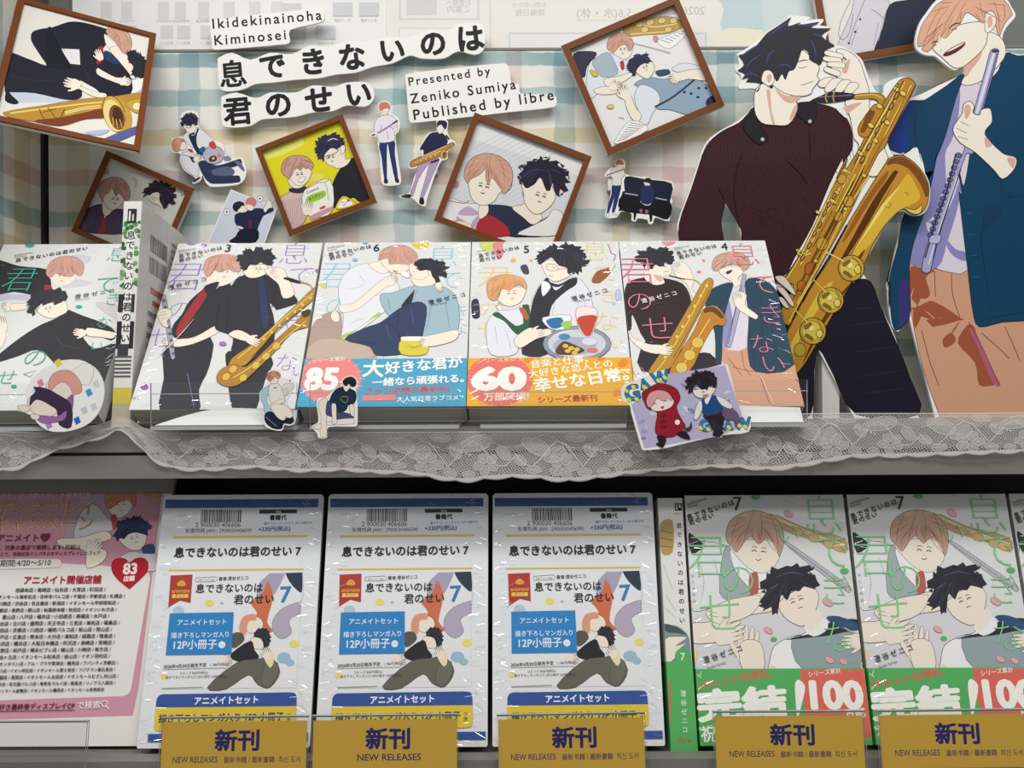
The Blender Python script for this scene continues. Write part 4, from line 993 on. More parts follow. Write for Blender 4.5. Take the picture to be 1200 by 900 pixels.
# white shrink wrapped sets
def cset(A):
    A.fr = 'S20'; F = 'S20'
    A.f('35589A', '74,40* 563,37* 563,64* 74,67*', sharp=True)
    random.seed(3); x = 190
    while x < 316:
        b = random.choice((1.6, 2.6, 4)); A.f('3A3A3C', '%.1f,72 %.1f,72 %.1f,112 %.1f,112' % (x, x+b, x+b, x), sharp=True); x += b+random.choice((1.8, 2.8))
    A.t('2 900030 406606', '174,127 318,127', '3A3A3C', bold=0); A.t('有償特典 JAN : 2900030406590', '142,145 354,143', '4A4A4C', bold=0)
    A.f('2A2A2E', '376,72 496,71 496,83 376,84', sharp=True); A.t('価格', '428,82 446,82', 'D8D8D8', bold=0); A.t('書籍代', '410,104 464,103', INK, bold=.03); A.t('描き下ろしマンガ入り 12P 小冊子代', '392,120 546,117', '4A64A4', bold=0); A.t('+330円(税込)', '376,141 478,138', '2E4E96', bold=.02)
    A.f('D9C23E', '104,157 534,153 534,159 104,163', sharp=True); A.f('D9C23E', '98,263 528,259 528,264 98,268', sharp=True)
    A.t('息できないのは君のせい 7', '110,222 516,216', '26262A', bold=.035)
    # picture
    A.f('D8D6DA', '405,275* 524,272* 526,380 440,400 400,340'); A.f('E6E7E9', '102,280 524,274 524,640 95,645', sharp=True)
    A.f('2D3A4C', '470,274* 524,272* 526,335 500,320 480,295'); A.f('A9A3BA', '380,320 420,275* 470,275* 440,340 400,370'); A.f('B4A9BC', '440,420 470,385 524,365* 524,405* 490,425 500,465 470,485 440,460', o='6A6070', ow=.5)
    A.f('D0714E', '365,370 400,340 415,300 435,350 420,430 440,460 400,470 380,440 385,400'); A.e(SK, 378, 440, 30, 28, o=LINE, ow=.5); A.f('DE9A80', '332,440 345,412 380,405 385,425 360,430 355,470 335,465')
    A.f(DKH, '380,475* 390,455 420,452* 432,475* 430,505* 410,515 400,490'); A.f(SK, '375,480 405,485 412,515 385,515 370,500', o=LINE, ow=.4)
    A.f('26262B', '312,530 370,490 385,520 400,545 360,560 315,550'); A.f('5A574C', '310,470 340,465 350,490 315,515'); A.f('67645A', '240,640 330,560 400,548 440,545 470,590 440,640 400,630 370,600 300,645', o='2A2A26', ow=.5); A.f('6E6B60', '425,560 460,560 462,600 435,640 410,620', o='2A2A26', ow=.4)
    A.f('EADFB0', '410,530 440,520 448,560 435,575'); hand(A, F, 295, 555, 22, 120); hand(A, F, 425, 530, 22, -20)
    for x, y, rx, c_ in ((232, 370, 14, 'EADF6A'), (510, 500, 15, 'EADF6A'), (480, 545, 22, '9CBED2'), (500, 560, 14, '9CBED2'), (135, 395, 18, 'B4CBD8'), (100, 605, 10, 'EADF6A'), (272, 370, 5, '9CBED2')): A.e(c_, x, y, rx, rx*.8)
    A.f('B23A36', '104,282* 174,279* 172,370* 138,362* 102,384*', sharp=True); A.f('D9A93A', '128,305 140,297 152,305 152,315 128,315'); A.t('animate', '110,338 168,336', 'E0A94A', bold=.02); A.f('E8C860', '112,342 164,341 164,353 112,354', sharp=True); A.t('セット', '122,351 154,350', '6A3A1E', bold=0)
    A.t('7', '458,368 494,366', '3E7CC0', bold=.02, hpx=52)
    A.s('8A8A90', .5, '186,290 230,287 250,287 250,300 186,302 184,296', closed=True); A.t('全国アニメイト限定', '192,299 244,298', '8A8A90', bold=0); A.t('著者:澄谷ゼニコ', '258,298 352,294', '3A3A3E', bold=.01)
    A.t('息できないのは', '186,336 400,332', '26262A', bold=.02); A.t('君のせい', '310,372 438,368', '26262A', bold=.02)
    A.f('2F84C6', '108,403* 312,399* 312,534* 102,537*'); A.t('アニメイトセット', '134,440 290,437', 'F2F4F6', bold=.012); A.t('描き下ろしマンガ入り', '116,481 300,477', 'F2F4F6', bold=.012); A.t('12P小冊子', '126,516 264,513', 'F2F4F6', bold=.015); A.e('F2F4F6', 280, 503, 11); A.t('付き', '273,507 287,507', '2F84C6', bold=0)
    A.t('2026年4月20日発売予定', '98,578 234,572', '2E2E32', bold=.01); A.t('1,186円(税込)', '246,571 304,568', '5A5A5E', bold=0); A.f('8A8A8E', '97,581 300,576 300,577.5 97,582.5', sharp=True); A.t('コミック 856円(税込)', '150,598 240,595', '4A4A4E', bold=0); A.t('描き下ろしマンガ入り12P小冊子 330円(税込)', '106,611 302,607', '4A4A4E', bold=0); A.f('9A9A9E', '95,641 225,637 225,639 95,643', sharp=True)
    # bottom block
    A.f('34549C', '80,705* 82,675 95,662 120,661* 500,655* 520,657 527,668 528,700*'); A.f('E2C63E', '79,704* 528,699* 528,755 520,768 500,771* 100,778* 82,775 78,760', ); A.t('アニメイトセット', '202,693 406,688', 'F4F6FA', bold=.03)
    A.t('描き下ろしマンガ入り 12P 小冊子', '90,750 490,742', '26262A', bold=.03); A.t('つ', '500,732 512,732', '26262A', bold=.02); A.t('き', '500,750 512,750', '26262A', bold=.02)
    A.f('34549C', '60,788* 570,783* 570,808* 60,813*', sharp=True)
def cset_pack(x, label):
    pl = LB(x); w, h, t = .1265, .1870, .021
    r = empty('book_set', pl, label, 'book set', 'white shrink wrapped book sets')
    a = Art(pl); a.box(-w/2+.004, w/2-.004, .002, h-.003, -t+.0005, -.0045, 'BDB8AC'); a.build('page_block', r)
    a = Art(pl, 'wrap'); a.box(-w/2+.0035, w/2-.0035, .0015, h-.0025, -.0045, -.0036, 'E0E0DA'); a.box(-w/2+.0028, -w/2+.0036, .0015, .07, -t, -.0036, '55B061'); a.box(w/2-.0036, w/2-.0028, .0015, .07, -t, -.0036, '55B061')
    a.box(-w/2+.0029, -w/2+.0037, .07, h-.0025, -t, -.0036, 'CFCEC8'); a.box(w/2-.0037, w/2-.0029, .07, h-.0025, -t, -.0036, 'CFCEC8'); a.build('cover', r)
    A = Art(pl, 'wrap'); n = 4
    q = [(-w/2, .001), (-w/2+.001, 0), (w/2-.001, 0), (w/2, .001), (w/2, h-.002), (w/2-.002, h), (-w/2+.002, h), (-w/2, h-.002)]
    A.slab(q, .0030, 'E4E6EA', w1=0); A.clip = (-w/2, 0, w/2, h); A.w = 2e-5
    cset(A); A.build('front_sheet', r); film(r, pl, w, h, 77, .0009, 330, .015, .21)
    return r
s0 = cset_pack(-.0825, 'white shrink wrapped book set second from the left on the lower shelf')
copy_tree(s0, -.1305, 'leftmost white shrink wrapped book set, beside the pink campaign poster')
copy_tree(s0, .1300, 'white shrink wrapped book set beside the spine-out green book')

# ---- campaign poster
def poster():
    pl = Plane(Vector((-.3780, .668, H-.2685)), (1, 0, 0), LV); w = .205; h = .222
    r = empty('campaign_poster', pl, 'pink and white campaign poster on a grey board at the lower left', 'poster')
    a = Art(pl); a.box(-w/2-.09, w/2+.001, 0, h, -.006, -.0012, '8F8E8A'); a.build('backing_board', r)
    A = Art(pl.shifted(-.0008), 'gloss'); hh = .190
    A.box(-w/2-.09, w/2, .0, hh, -.0004, 0, 'E6E3DE'); A.clip = (-w/2-.09, 0, w/2, hh); A.w = 2e-5; A.fr = 'S19'; F = 'S19'
    A.f('D096A8', '-60,25 505,25 490,160 430,650 412,738 -60,752', sharp=True)
    A.f('E4E2DD', '-60,292 430,286* 458,292 466,310* 408,645* 400,668 380,677* -60,692*')
    A.f('B9A8B8', '215,120 260,60 300,50 340,60 360,150 320,170 260,190 200,220'); A.f('D6D2D8', '250,110 290,80 340,130 370,150 300,180 230,190', o=LINE, ow=.5)
    A.f(SK, '330,60 410,50 405,100 370,125 340,105', o=LINE, ow=.5); A.f('C98A66', '325,70 340,35 390,27 420,45 418,90 400,70 370,75 345,95 332,95', o=LINE, ow=.5); face_marks(A, F, 375, 88, 30, 0)
    A.f('B84A50', '345,118 360,115 365,150 350,160'); A.f('C9A24A', '430,30 500,45 498,62 440,48', o='6A5020', ow=.5)
    A.f(SK, '370,180 430,155 455,175 445,215 415,225 385,210', o=LINE, ow=.5); A.f('26305A', '355,175* 370,150* 360,140* 390,130 430,122* 455,138* 470,150* 455,165* 458,180* 425,170 400,175 385,190 375,185 365,195*'); face_marks(A, F, 420, 190, 26, -20, False)
    A.f('33507A', '440,215 475,205 480,235 450,240'); A.f('D8D4D8', '400,230 450,235 490,240 480,290 360,270', o=LINE, ow=.4)
    A.f(SK, '180,190 250,185 330,165 345,190 280,210 330,225 320,260 270,280 262,225 190,215', o=LINE, ow=.5); hand(A, F, 295, 215, 30, 40)
    A.t('息できないのは君のせい 7 発売記念', '-40,65 282,62', 'E4D4D8', bold=.01)
    for dx, c_, bo in ((0, 'E3D389', .05), (0, 'B77C92', .008)):
        A.t('ディスプレイ', '-12,118 290,112', c_, bold=bo); A.t('キャンペーン', '-20,164 286,160', c_, bold=bo)
    A.t('inアニメイト♥', '-30,198 155,195', '7A3350', bold=.03); A.t('期間中、対象の書店で展開します! 詳細は', '-50,224 250,221', '6A2F48', bold=.02); A.t('イベントにて、完結記念ミニパネルをディスプレイしたフェア', '-50,243 312,238', '6A2F48', bold=.02)
    A.f('E9E5DE', '-60,255 180,252 192,265 180,278 -60,282'); A.t('開催期間:4/20〜5/10', '-45,275 158,271', '3A2A30', bold=.02)
    A.f('B4202E', '403,262 420,250 445,248 460,262 458,290 430,320 402,345* 368,318 348,290 348,262 362,250 388,250'); A.t('83', '381,298 425,297', 'F6EFEA', bold=.04); A.t('店舗', '383,320 418,318', 'F6EFEA', bold=.03)
    A.t('アニメイト開催店舗', '74,328 314,325', 'B02A38', bold=.03)
    L = ['池袋本店 / 高崎店 / 仙台店 / 大宮店 / 町田店 /', 'イオンモール海老名店 / 吉祥寺パルコ店 / 千葉店 / 宇都宮店 / 札幌店 /', '新川崎店 / 渋谷店 / 名古屋店 / 新潟店 / イオンモール甲府昭和店 /', '京都店 / 長野店 / 郡山店 / 秋葉原本館 / 秋田店 / イオンいわき店 /', '富山店 / 八戸店 / 福井店 / 小田原店 / 高槻店 / 水戸店 /', '仙台店 / 立川店 / 盛岡店 / 天王寺店 / 三宮店 / 高松店 / 福島店 /', '梅田店 / 京都店 / 川西店 / 福岡パルコ店 / 松山店 / 岡山店 /', '神戸店 / 広島店 / 熊本店 / 大分店 / 高知店 / 姫路店 / 徳島店 /', '金沢店 / 横浜店 / 大阪日本橋店 / 所沢店 / 長崎店 / 宮崎店 /', '上野店 / 和戸店 / 横浜ビブレ店 / 福山店 / 川崎店 / 枚方店 /', '自由ヶ丘店 / イオンモール松本店 / 金山店 / イオン羽村店 /', 'イオンタウン店 / アル・プラザ草津店 / 鶴見店 / アバンティ京都店 /', '旭川店 / イオン明石店 / イオンモール富士宮店 / フジグラン東広島店 /', '上越店 / 長岡店 / イオンモール太田店 / イオンモールむさし村山店 /', '大分店 / 名古屋パルコ店 / 海老名マルイ店 / 徳島店 / リノアス八尾店 /', 'イオンモール倉敷店 / イオンモール橿原店 / イオンモール各務原店']
    xs = [(48, 328), (-18, 388), (-18, 368), (-14, 362), (8, 340), (-14, 372), (-14, 348), (-14, 358), (-12, 356), (-12, 344), (-14, 342), (-14, 366), (-14, 358), (-14, 368), (-18, 358), (-18, 324)]
    for i, (tx, (xa, xb)) in enumerate(zip(L, xs)): A.t(tx, '%d,%.1f %d,%.1f' % (xa, 354+i*20.8, xb, 351+i*20.6), '2A2A2C', bold=.02)
    A.t('君のせい好き最終巻ディスプレイCP', '-80,720 232,714', '5A2038', bold=.02); A.f('5A2038', '-60,724 232,719 232,721 -60,726', sharp=True); A.t('で検索', '240,715 312,712', 'F2E6E4', bold=.02)
    A.e(None, 326, 700, 9, o='F2E6E4', ow=1.2); A.s('F2E6E4', 1.4, '332,708 340,717')
    A.build('printed_sheet', r, 'pink sheet with a white panel of shop names')
poster()

# ------------------------------------------------------------------ title strips on the backdrop
def pads(o, A, pts, back):
    """foam pads that hold a cut-out off the sheet behind it"""
    for x, y in pts:
        u, v = A.p.px(x, y); a = Art(A.p); a.box(u-.006, u+.006, v-.006, v+.006, -back, A.slab_back, 'D9D8D2'); a.build('foam_pad', o)
def cut(name, label, cat, D, c, outline, draw, th=.0022, face_='F0EFEA', padpts=None, group=None, fr='G', fin='gloss', side='E6E6E2', sharp=False, plane=None, n=None, padback=None):
    pl = plane or facing(c[0], c[1], D)
    A = Art(pl, fin, fr); pts = []
    for s_ in ([outline] if isinstance(outline, str) else outline):
        pts += P(fr, s_) if isinstance(s_, str) else s_
    A.slab(pts, th, face_, side, sharp=sharp, w1=0); A.w = 3e-5; A.slab_back = -th+.0002
    draw(A)
    o = A.build(name, None, label, cat, group)
    gap = padback if padback is not None else (PANEL_D-D-.0002)
    if padpts and gap > th: pads(o, A, padpts, gap)
    return o
TD = .8505
TG = 'white title strips on the backdrop'
def t1(A): A.fr = 'T1'; A.t('Ikidekinainoha', '268,101 652,69', INK, bold=.02, sp=1.3); A.t('Kiminosei', '275,159 526,138', INK, bold=.02, sp=1.3)
cut('title_strip', 'white cut strip reading Ikidekinainoha Kiminosei, topmost of the title strips', 'sign', TD, (310, 35), '258,70* 640,28 658,40 655,75 540,105 540,145 525,155 275,175 265,165', t1, fr='T1', group=TG, padpts=[(270, 35), (330, 25)])
def t2(A):
    A.fr = 'T1'
    for ch, x, y, s_ in (('息', 338, 258, 100), ('で', 478, 235, 97), ('き', 622, 216, 100), ('な', 758, 200, 100), ('い', 900, 178, 96), ('の', 1042, 155, 98), ('は', 1176, 135, 100)): A.g(ch, x, y, s_, INK, bold=.024 if ch == '息' else .038, rot=5)
cut('title_strip', 'long white cut strip with seven large black Japanese signs', 'sign', TD, (413, 65), '285,205* 335,185 400,210 470,185 545,190 610,160 670,165 740,145 810,145 880,130 960,130 1030,105 1090,108 1130,85 1200,80 1222,95 1222,170 1190,192 1130,180 1080,205 1000,205 960,195 900,222 830,235 770,255 700,262 640,275 560,280 480,290 420,295 370,315 310,320 290,300', t2, fr='T1', group=TG, padpts=[(270, 85), (420, 68), (550, 50)])
def t3(A):
    A.fr = 'T1'
    for ch, x, y, s_ in (('君', 355, 392, 104), ('の', 498, 370, 100), ('せ', 640, 350, 102), ('い', 782, 332, 98)): A.g(ch, x, y, s_, INK, bold=.030 if ch == '君' else .038, rot=5)
cut('title_strip', 'short white cut strip with four large black Japanese signs', 'sign', TD, (348, 120), '298,340* 350,325 420,345 470,325 560,325 620,300 690,305 740,290 810,290 835,320 830,355 800,375 740,370 690,390 620,395 560,410 500,415 440,420 400,442 330,448 300,435', t3, fr='T1', group=TG, padpts=[(275, 130), (360, 120), (425, 108)])
def t4(A): A.fr = 'T1'; A.t('Presented by', '958,302 1245,262', INK, bold=.02, sp=1.3); A.t('Zeniko Sumiya', '964,364 1335,312', INK, bold=.02, sp=1.3); A.t('Published by libre', '976,422 1468,350', INK, bold=.02, sp=1.3)
cut('title_strip', 'white cut strip with three lines beginning Presented by', 'sign', TD, (562, 112), '945,262* 1000,252 1290,222 1310,240 1318,290 1345,295 1352,330 1460,330 1476,345 1470,375 1300,395 970,432 958,420', t4, fr='T1', group=TG, padpts=[(490, 115), (560, 105), (640, 118)])

# ------------------------------------------------------------------ framed pictures
BROWN = '74401F'
def framed(label, pl, corners, draw, bar, depth=.0075, base='E9E8E3', reach=.0):
    """box frame: brown front bars, recessed picture, white acrylic sides"""
    q = [pl.px(*c) for c in corners]; xs = sorted(p[0] for p in q); ys = sorted(p[1] for p in q)
    x0, x1, y0, y1 = (xs[0]+xs[1])/2, (xs[2]+xs[3])/2, (ys[0]+ys[1])/2, (ys[2]+ys[3])/2
    r = empty('picture_frame', pl, label, 'picture frame', 'brown picture frames on the display')
    A = Art(pl, 'gloss'); b = bar
    for (a0, a1, c0, c1) in ((x0, x1, y1-b, y1), (x0, x1, y0, y0+b), (x0, x0+b, y0+b, y1-b), (x1-b, x1, y0+b, y1-b)): A.box(a0, a1, c0, c1, -.0018, 0, BROWN)
    A.build('border', r)
    A = Art(pl, 'gloss')
    for (a0, a1, c0, c1) in ((x0, x1, y1-.0012, y1), (x0, x1, y0, y0+.0012), (x0, x0+.0012, y0, y1), (x1-.0012, x1, y0, y1)): A.box(a0+1e-4, a1-1e-4, c0+1e-4, c1-1e-4, -depth, -.0018, 'D8D8D4')
    A.box(x0+.0015, x1-.0015, y0+.0015, y1-.0015, -depth, -depth+.0008, 'D0CFCA'); A.build('side_walls', r)
    B = pl.shifted(-min(.0045, depth*.5)); A = Art(B, 'gloss'); A.box(x0+.0014, x1-.0014, y0+.0014, y1-.0014, -.0012, 0, base); A.clip = (x0+.0014, y0+.0014, x1-.0014, y1-.0014); A.w = 3e-5
    draw(A); A.build('picture', r)
    if reach:
        a = Art(pl); cx, cy = (x0+x1)/2, (y0+y1)/2; a.box(cx-.012, cx+.012, cy-.012, cy+.012, -reach, -depth, 'D9D8D2'); a.build('foam_pad', r)
    return r
def fpl(cx, cy, D, a, b): # upright plane, u along the frame's top edge a->b
    T = facing(cx, cy, D); p, q = T.px(*a), T.px(*b); u = T.u*(q[0]-p[0])+T.v*(q[1]-p[1])
    return Plane(T.o, u, T.n.cross(u))
def shirt_lines(A, col, *l):
    for s_ in l: A.s(col, .45, s_, taper=True)

# big frame at top left, propped forward at its lower edge
def pA(A):
    A.fr = 'S5'; F = 'S5'
    A.f('E6E3DA', '0,-40 900,-40 900,900 0,900', sharp=True); A.f('C6CFE2', '60,545 200,535 500,575 470,600 250,600 60,600'); A.f('B9C4DE', '560,540 850,440 850,560 700,600'); A.f('E9EAEE', '500,520 850,440 850,500 720,570')
    A.f('232331', '40,320 150,340 270,385 240,330 185,240 190,190 240,170 310,160 400,130 470,130 560,150 640,180 620,215 620,260 600,300 680,340 760,440 765,550 620,565 560,520 470,470* 480,560 440,585 360,580 200,545 60,540 30,540', o='101018', ow=.5)
    A.f('E4E2E0', '360,285* 465,290* 470,380* 400,372*'); A.f('1B1B28', '280,160 330,200 360,290 420,400 330,400 270,385'); A.s('3A3A4A', .6, '310,160 340,230 380,300', '470,300 480,380 540,480', '60,440 200,470 330,470', '600,300 560,400'); A.f('1A1A24', '40,530 70,560 110,600 80,612 30,590')
    A.f(SK, '610,200 640,220 690,270 680,300 650,290 620,260', o=LINE, ow=.45); A.f(SK, '640,290 690,270 740,320 790,370 770,440 740,410 690,350', o=LINE, ow=.45)
    A.f(PKH, '620,185 640,155 680,150 740,180 770,230 770,280 745,315 720,312 700,285 680,250 655,225 635,205', o=LINE, ow=.45); locks(A, F, 'A86A58', '650,165 690,210 710,270', '690,160 740,210 760,290', '640,180 670,210 690,260')
    A.f(DKH, '745,310* 790,295 800,310 845,345 860,450 780,440 780,390 755,360'); A.f('2C3A66', '610,300 650,310 700,370 680,380 620,350'); A.f('A32A34', '575,280 600,270 605,300 600,360 570,380 565,340')
    hand(A, F, 580, 320, 36, -20); A.f(SK, '570,400 600,415 680,455 740,455 770,480 750,505 690,490 600,455 565,430', o=LINE, ow=.45); hand(A, F, 735, 480, 34, 80)
    A.f(SK, '430,500 480,510 560,540 620,550 620,575 540,565 460,520', o=LINE, ow=.45); hand(A, F, 420, 490, 52, -75)
    A.s(LINE, .5, '690,370 740,430 780,470', '770,470 850,440')
    # brass instrument
    A.f('B98B34', '20,660 250,620 500,580 640,570 840,545 840,600 760,620 760,640 640,690 500,700 350,740 200,715 60,690', o='5A3A16', ow=.5); A.f('7A3E1C', '200,710 350,690 480,665 600,640 610,690 500,700 350,742'); A.s('E6CF74', 2.2, '60,665 250,640 450,615 600,600', '380,660 500,630 590,620'); A.s('F2EAC0', 1.0, '380,672 480,645 590,632'); A.s('6A3A16', 1, '230,640 260,700 320,710', '280,630 340,700 380,640', '250,660 330,640')
    A.e('CFA544', 668, 670, 62, 110, -18, o='5A3A16', ow=.7); A.f('C29A40', '690,570 750,620 775,700 760,760 720,775 700,780 740,700 720,620'); A.e('E6D088', 665, 680, 55, 98, -18); A.e('7A4A26', 685, 690, 44, 75, -14); A.e('4A2A1A', 690, 680, 28, 52, -14); A.s('C99A58', 1.2, '680,700 690,755', '700,700 715,750', '660,690 665,740')
    A.f('C8A03C', '740,600 835,580 840,650 800,665 760,640', o='5A3A16', ow=.5); A.e('F0E6C0', 805, 625, 26, 20); A.f('5A5F9A', '600,820 820,735 825,770 680,835 620,835', o='2A2E5A', ow=.5); A.f('B4BDDC', '500,775 640,760 600,790 520,790')
plA = leaning(85, 88, .79, .526, -.5975, ((13, -6), (177, 38)))
framed('large brown frame tilted at the top left, man in dark shirt bending over brass instrument', plA, [(12, -7), (177, 38), (171, 180), (-4, 139)], pA, .0056, depth=.0045, reach=.0)
# frame behind the upright book
def pB(A):
    A.fr = 'S6'; F = 'S6'
    A.f('D2D0CB', '370,380 600,480 550,500 440,470'); A.e('C9A0A6', 325, 485, 22, 20, o='8A6A70', ow=.4); A.s('4A4A4E', .5, '500,530 530,560 525,600', '515,520 545,560 535,600')
    A.f('4A3F58', '120,900 170,780 210,740 300,715 340,780 400,750 470,770 490,920', o='2A2232', ow=.5); A.f('5F4A66', '120,900 160,800 180,850 170,910'); A.s('2E2638', .6, '250,740 260,800 250,880', '440,770 430,860'); A.f('A8242C', '285,805 325,815 315,850 320,910 270,910 300,850'); A.f('EDEBE6', '310,790 322,788 320,815'); A.f(SK, '305,690 370,720 360,775 320,800 300,760', o=LINE, ow=.45)
    A.f(SK, '300,620 450,600 470,660 440,710 385,755 350,750 310,700', o=LINE, ow=.5); A.f('B88E88', '270,610 285,570 330,535 390,525 450,545 485,590 495,660 470,700 450,680 440,650 410,640 395,660 370,605 350,630 310,660 300,695 280,660', o=LINE, ow=.5)
    locks(A, F, '8A5A58', '380,530 350,590 320,650', '400,530 400,590 420,640', '450,550 470,620 465,680'); face_marks(A, F, 390, 690, 50, 10, w=.8)
    A.f(SK, '615,640 690,600 740,640 745,745 690,720 640,695', o=LINE, ow=.4); A.f('2C2534', '590,670* 605,640* 590,630* 630,590 640,570* 700,565 710,552* 730,570 770,580* 780,600 815,625* 800,640 820,665* 800,680 800,720* 770,710 745,745* 715,715 700,680 708,650* 690,632 650,640* 632,655 610,650', o='14101A', ow=.4); A.s('7A4A3C', .5, '630,660 670,690', '650,655 690,680'); A.s('2A2A2E', .5, '850,660 880,640 890,620', '870,620 895,630 880,650')
framed('brown frame showing a purple shirt and red tie, partly behind the upright book', fpl(152, 245, .842, (129, 178), (230, 222)), [(129, 178), (230, 222), (184, 312), (78, 272)], pB, .0052, base='D9D7D0', reach=.0178)
# yellow frame
def pC(A):
    A.fr = 'S7'; F = 'S7'
    A.f('E0D522', '100,60 1000,60 1000,900 100,900', sharp=True); A.f('EDE86A', '160,330 420,230 450,300 200,400')
    A.s('F2EFB0', .8, '500,550 545,490', '520,550 560,500', '540,548 575,505', '560,545 590,515')
    A.f('22232B', '640,760 670,700 655,590 710,470 790,395 850,400 960,700 850,700 800,670', o='101016', ow=.5); A.f(SK, '590,335 700,285 745,330 750,400 790,390 760,440 700,465 660,450 610,420', o=LINE, ow=.5)
    A.f('2B2F4C', '535,340* 550,300* 540,290* 570,260 590,235* 640,230 665,215* 700,235 735,270 745,310 742,345* 722,312 690,332* 650,322 615,352* 602,365 598,408* 575,395 560,402* 553,370*', o='14141E', ow=.4); A.s('EFEFF2', .9, '620,275 660,255 700,265', taper=True); face_marks(A, F, 650, 395, 50, -10, False, w=.8); A.s('5A4A3A', .6, '615,400 650,370 690,350 700,335 680,330', '605,385 640,365'); A.f(SK, '715,310 745,305 742,350 720,365', o=LINE, ow=.4)
    A.f('D9B9B4', '290,680 340,640 400,620 460,640 480,800 400,900 340,900', o=LINE, ow=.5)
    for i in range(12): A.s('A57F88', .5, '%d,%d %d,%d %d,%d %d,%d' % (300+i*15, 690-i*3, 320+i*14, 750, 330+i*13, 820, 360+i*11, 880))
    A.f('2E2E44', '355,605 420,600 470,590 480,615 430,640 360,630'); A.f(SK, '350,540 480,500 490,540 460,585 420,605 380,600 350,570', o=LINE, ow=.5)
    A.f(SK, '330,500 480,450 510,480 500,530 460,580 410,585 370,550', o=LINE, ow=.5); A.f('CB9A90', '298,470 310,420 350,385 420,372 480,385 515,420 525,445 505,475 490,460 470,470 455,455 430,480 405,450 380,500 355,535 330,520 305,500', o=LINE, ow=.5)
    locks(A, F, '9A5F58', '420,378 390,430 360,510', '440,378 440,420 430,470', '350,390 325,440 325,505'); face_marks(A, F, 430, 515, 46, -8, w=.8); A.f('F4F1EC', '415,540 465,525 455,555 425,560', o='5A3A3A', ow=.4)
    A.f('EFEDE6', '460,620 640,540 660,760 540,810 460,760', o='4A4A4A', ow=.5); A.f('9CC63E', '480,665 600,620 605,665 490,710'); A.t('息できない', '495,690 595,648', '2A2A2E', bold=.01); A.t('Comics!', '480,645 565,610', '3A3A3E', bold=.01); A.f('C0584E', '570,740 605,725 607,742 572,755'); A.s('6A6A6A', .6, '470,610 600,560 630,690', '610,560 640,545'); A.f('C99AA8', '500,800 660,730 655,760 510,830')
    hand(A, F, 485, 740, 52, 20); A.f('E3C83E', '680,740 730,660 800,690 830,720 720,750', o='8A7A2A', ow=.5); A.f('F3F1EA', '695,735 735,680 790,700 800,720 720,742'); A.s('4A4A4E', .6, '720,710 735,700', '740,715 760,700', '730,725 750,720'); A.e('8A7A2A', 770, 690, 10)
framed('brown frame with a bright yellow picture of two men holding a comic', fpl(370, 204, .842, (298, 174), (400, 134)), [(298, 174), (400, 134), (442, 235), (340, 277)], pC, .0048, reach=.0178)
# pink head and dark head frame
def pD(A):
    A.fr = 'S8'; F = 'S8'
    A.f('D6D7DA', '0,0 1200,0 1200,900 0,900', sharp=True); A.f('E3E3E2', '340,80 1120,400 1100,500 800,380 330,230', sharp=True)
    for i in range(16): A.s('BEC8D4', .6, '%d,%d %d,%d' % (120, 640-i*35+300, 900, 200+300-i*35))
    A.f('E6E3E3', '60,820 130,650 290,680 380,700 370,900 150,900', o=LINE, ow=.4); A.f('BFA3BE', '220,760 290,700 370,760'); A.f('BFA3BE', '60,790 120,820 160,850 80,850'); A.f('BFA3BE', '210,770 310,840 240,850'); A.f('BFA3BE', '310,830 370,760 370,850'); A.s('A05A6A', 1, '130,655 260,680 300,660')
    A.f('2A3048', '420,720 440,690 600,705 680,780 760,820 900,760 900,900 500,900', o='12141E', ow=.5); A.f(SK, '670,600 690,680 600,710 680,780 745,830 810,790 800,750 760,740', o=LINE, ow=.5); A.f('A92E34', '360,820 420,760 500,790 570,850 580,910 360,910', o=LINE, ow=.5); A.f(SK, '375,690 430,690 430,750 380,790 362,760', o=LINE, ow=.45)
    A.f(SK, '290,460 440,400 590,440 590,580 520,600 480,660 430,690 370,690 320,650 300,580', o=LINE, ow=.6); A.f(PKH, '262,490 275,420 320,360 390,332 460,332 540,365 595,430 605,510 580,580 540,615 520,570 480,520 455,500 435,550 415,500 415,440 370,480 310,510 290,540 275,520', o=LINE, ow=.6)
    locks(A, F, 'A56E62', '430,340 400,400 330,490', '450,340 440,430 435,540', '500,360 540,440 545,580', '360,350 310,420 285,520', w=.6); face_marks(A, F, 400, 575, 80, 12, w=1)
    A.f(SK, '665,540 700,480 880,470 905,640 860,710 790,755 740,745 690,680 680,600', o=LINE, ow=.6); A.f('262234', '650,520* 665,490* 645,480* 680,440 660,425* 700,410 710,385* 760,385 790,370* 815,352* 820,375 870,360* 860,385 940,390* 920,410 965,440* 960,455 1005,490* 975,490 1000,525* 970,540 970,610* 940,580 930,635* 900,605 885,540 870,590* 840,590 800,500 760,545 700,575 675,540', o='100E18', ow=.4)
    A.s('4A3A5E', 1.1, '720,450 780,440 830,455', '860,445 910,450 950,480', taper=True); face_marks(A, F, 800, 640, 78, 14, False, w=1)
    A.f('E9E7E2', '640,900 760,830 850,780 880,730 930,730 960,770 950,900', o=LINE, ow=.5); A.f('D9BFA4', '175,830 210,800 320,840 320,910 180,910', o='7A5A44', ow=.5); A.e('EAD9C4', 260, 830, 60, 22, 15, o='7A5A44', ow=.4); hand(A, F, 330, 880, 30, 60); A.e('C08A90', 205, 545, 22, 26); 
framed('large brown frame with two men side by side, right above books 6 and 5', fpl(600, 214, .840, (560, 133), (695, 184)), [(560, 133), (695, 184), (647, 302), (502, 264)], pD, .0056, reach=.0198)
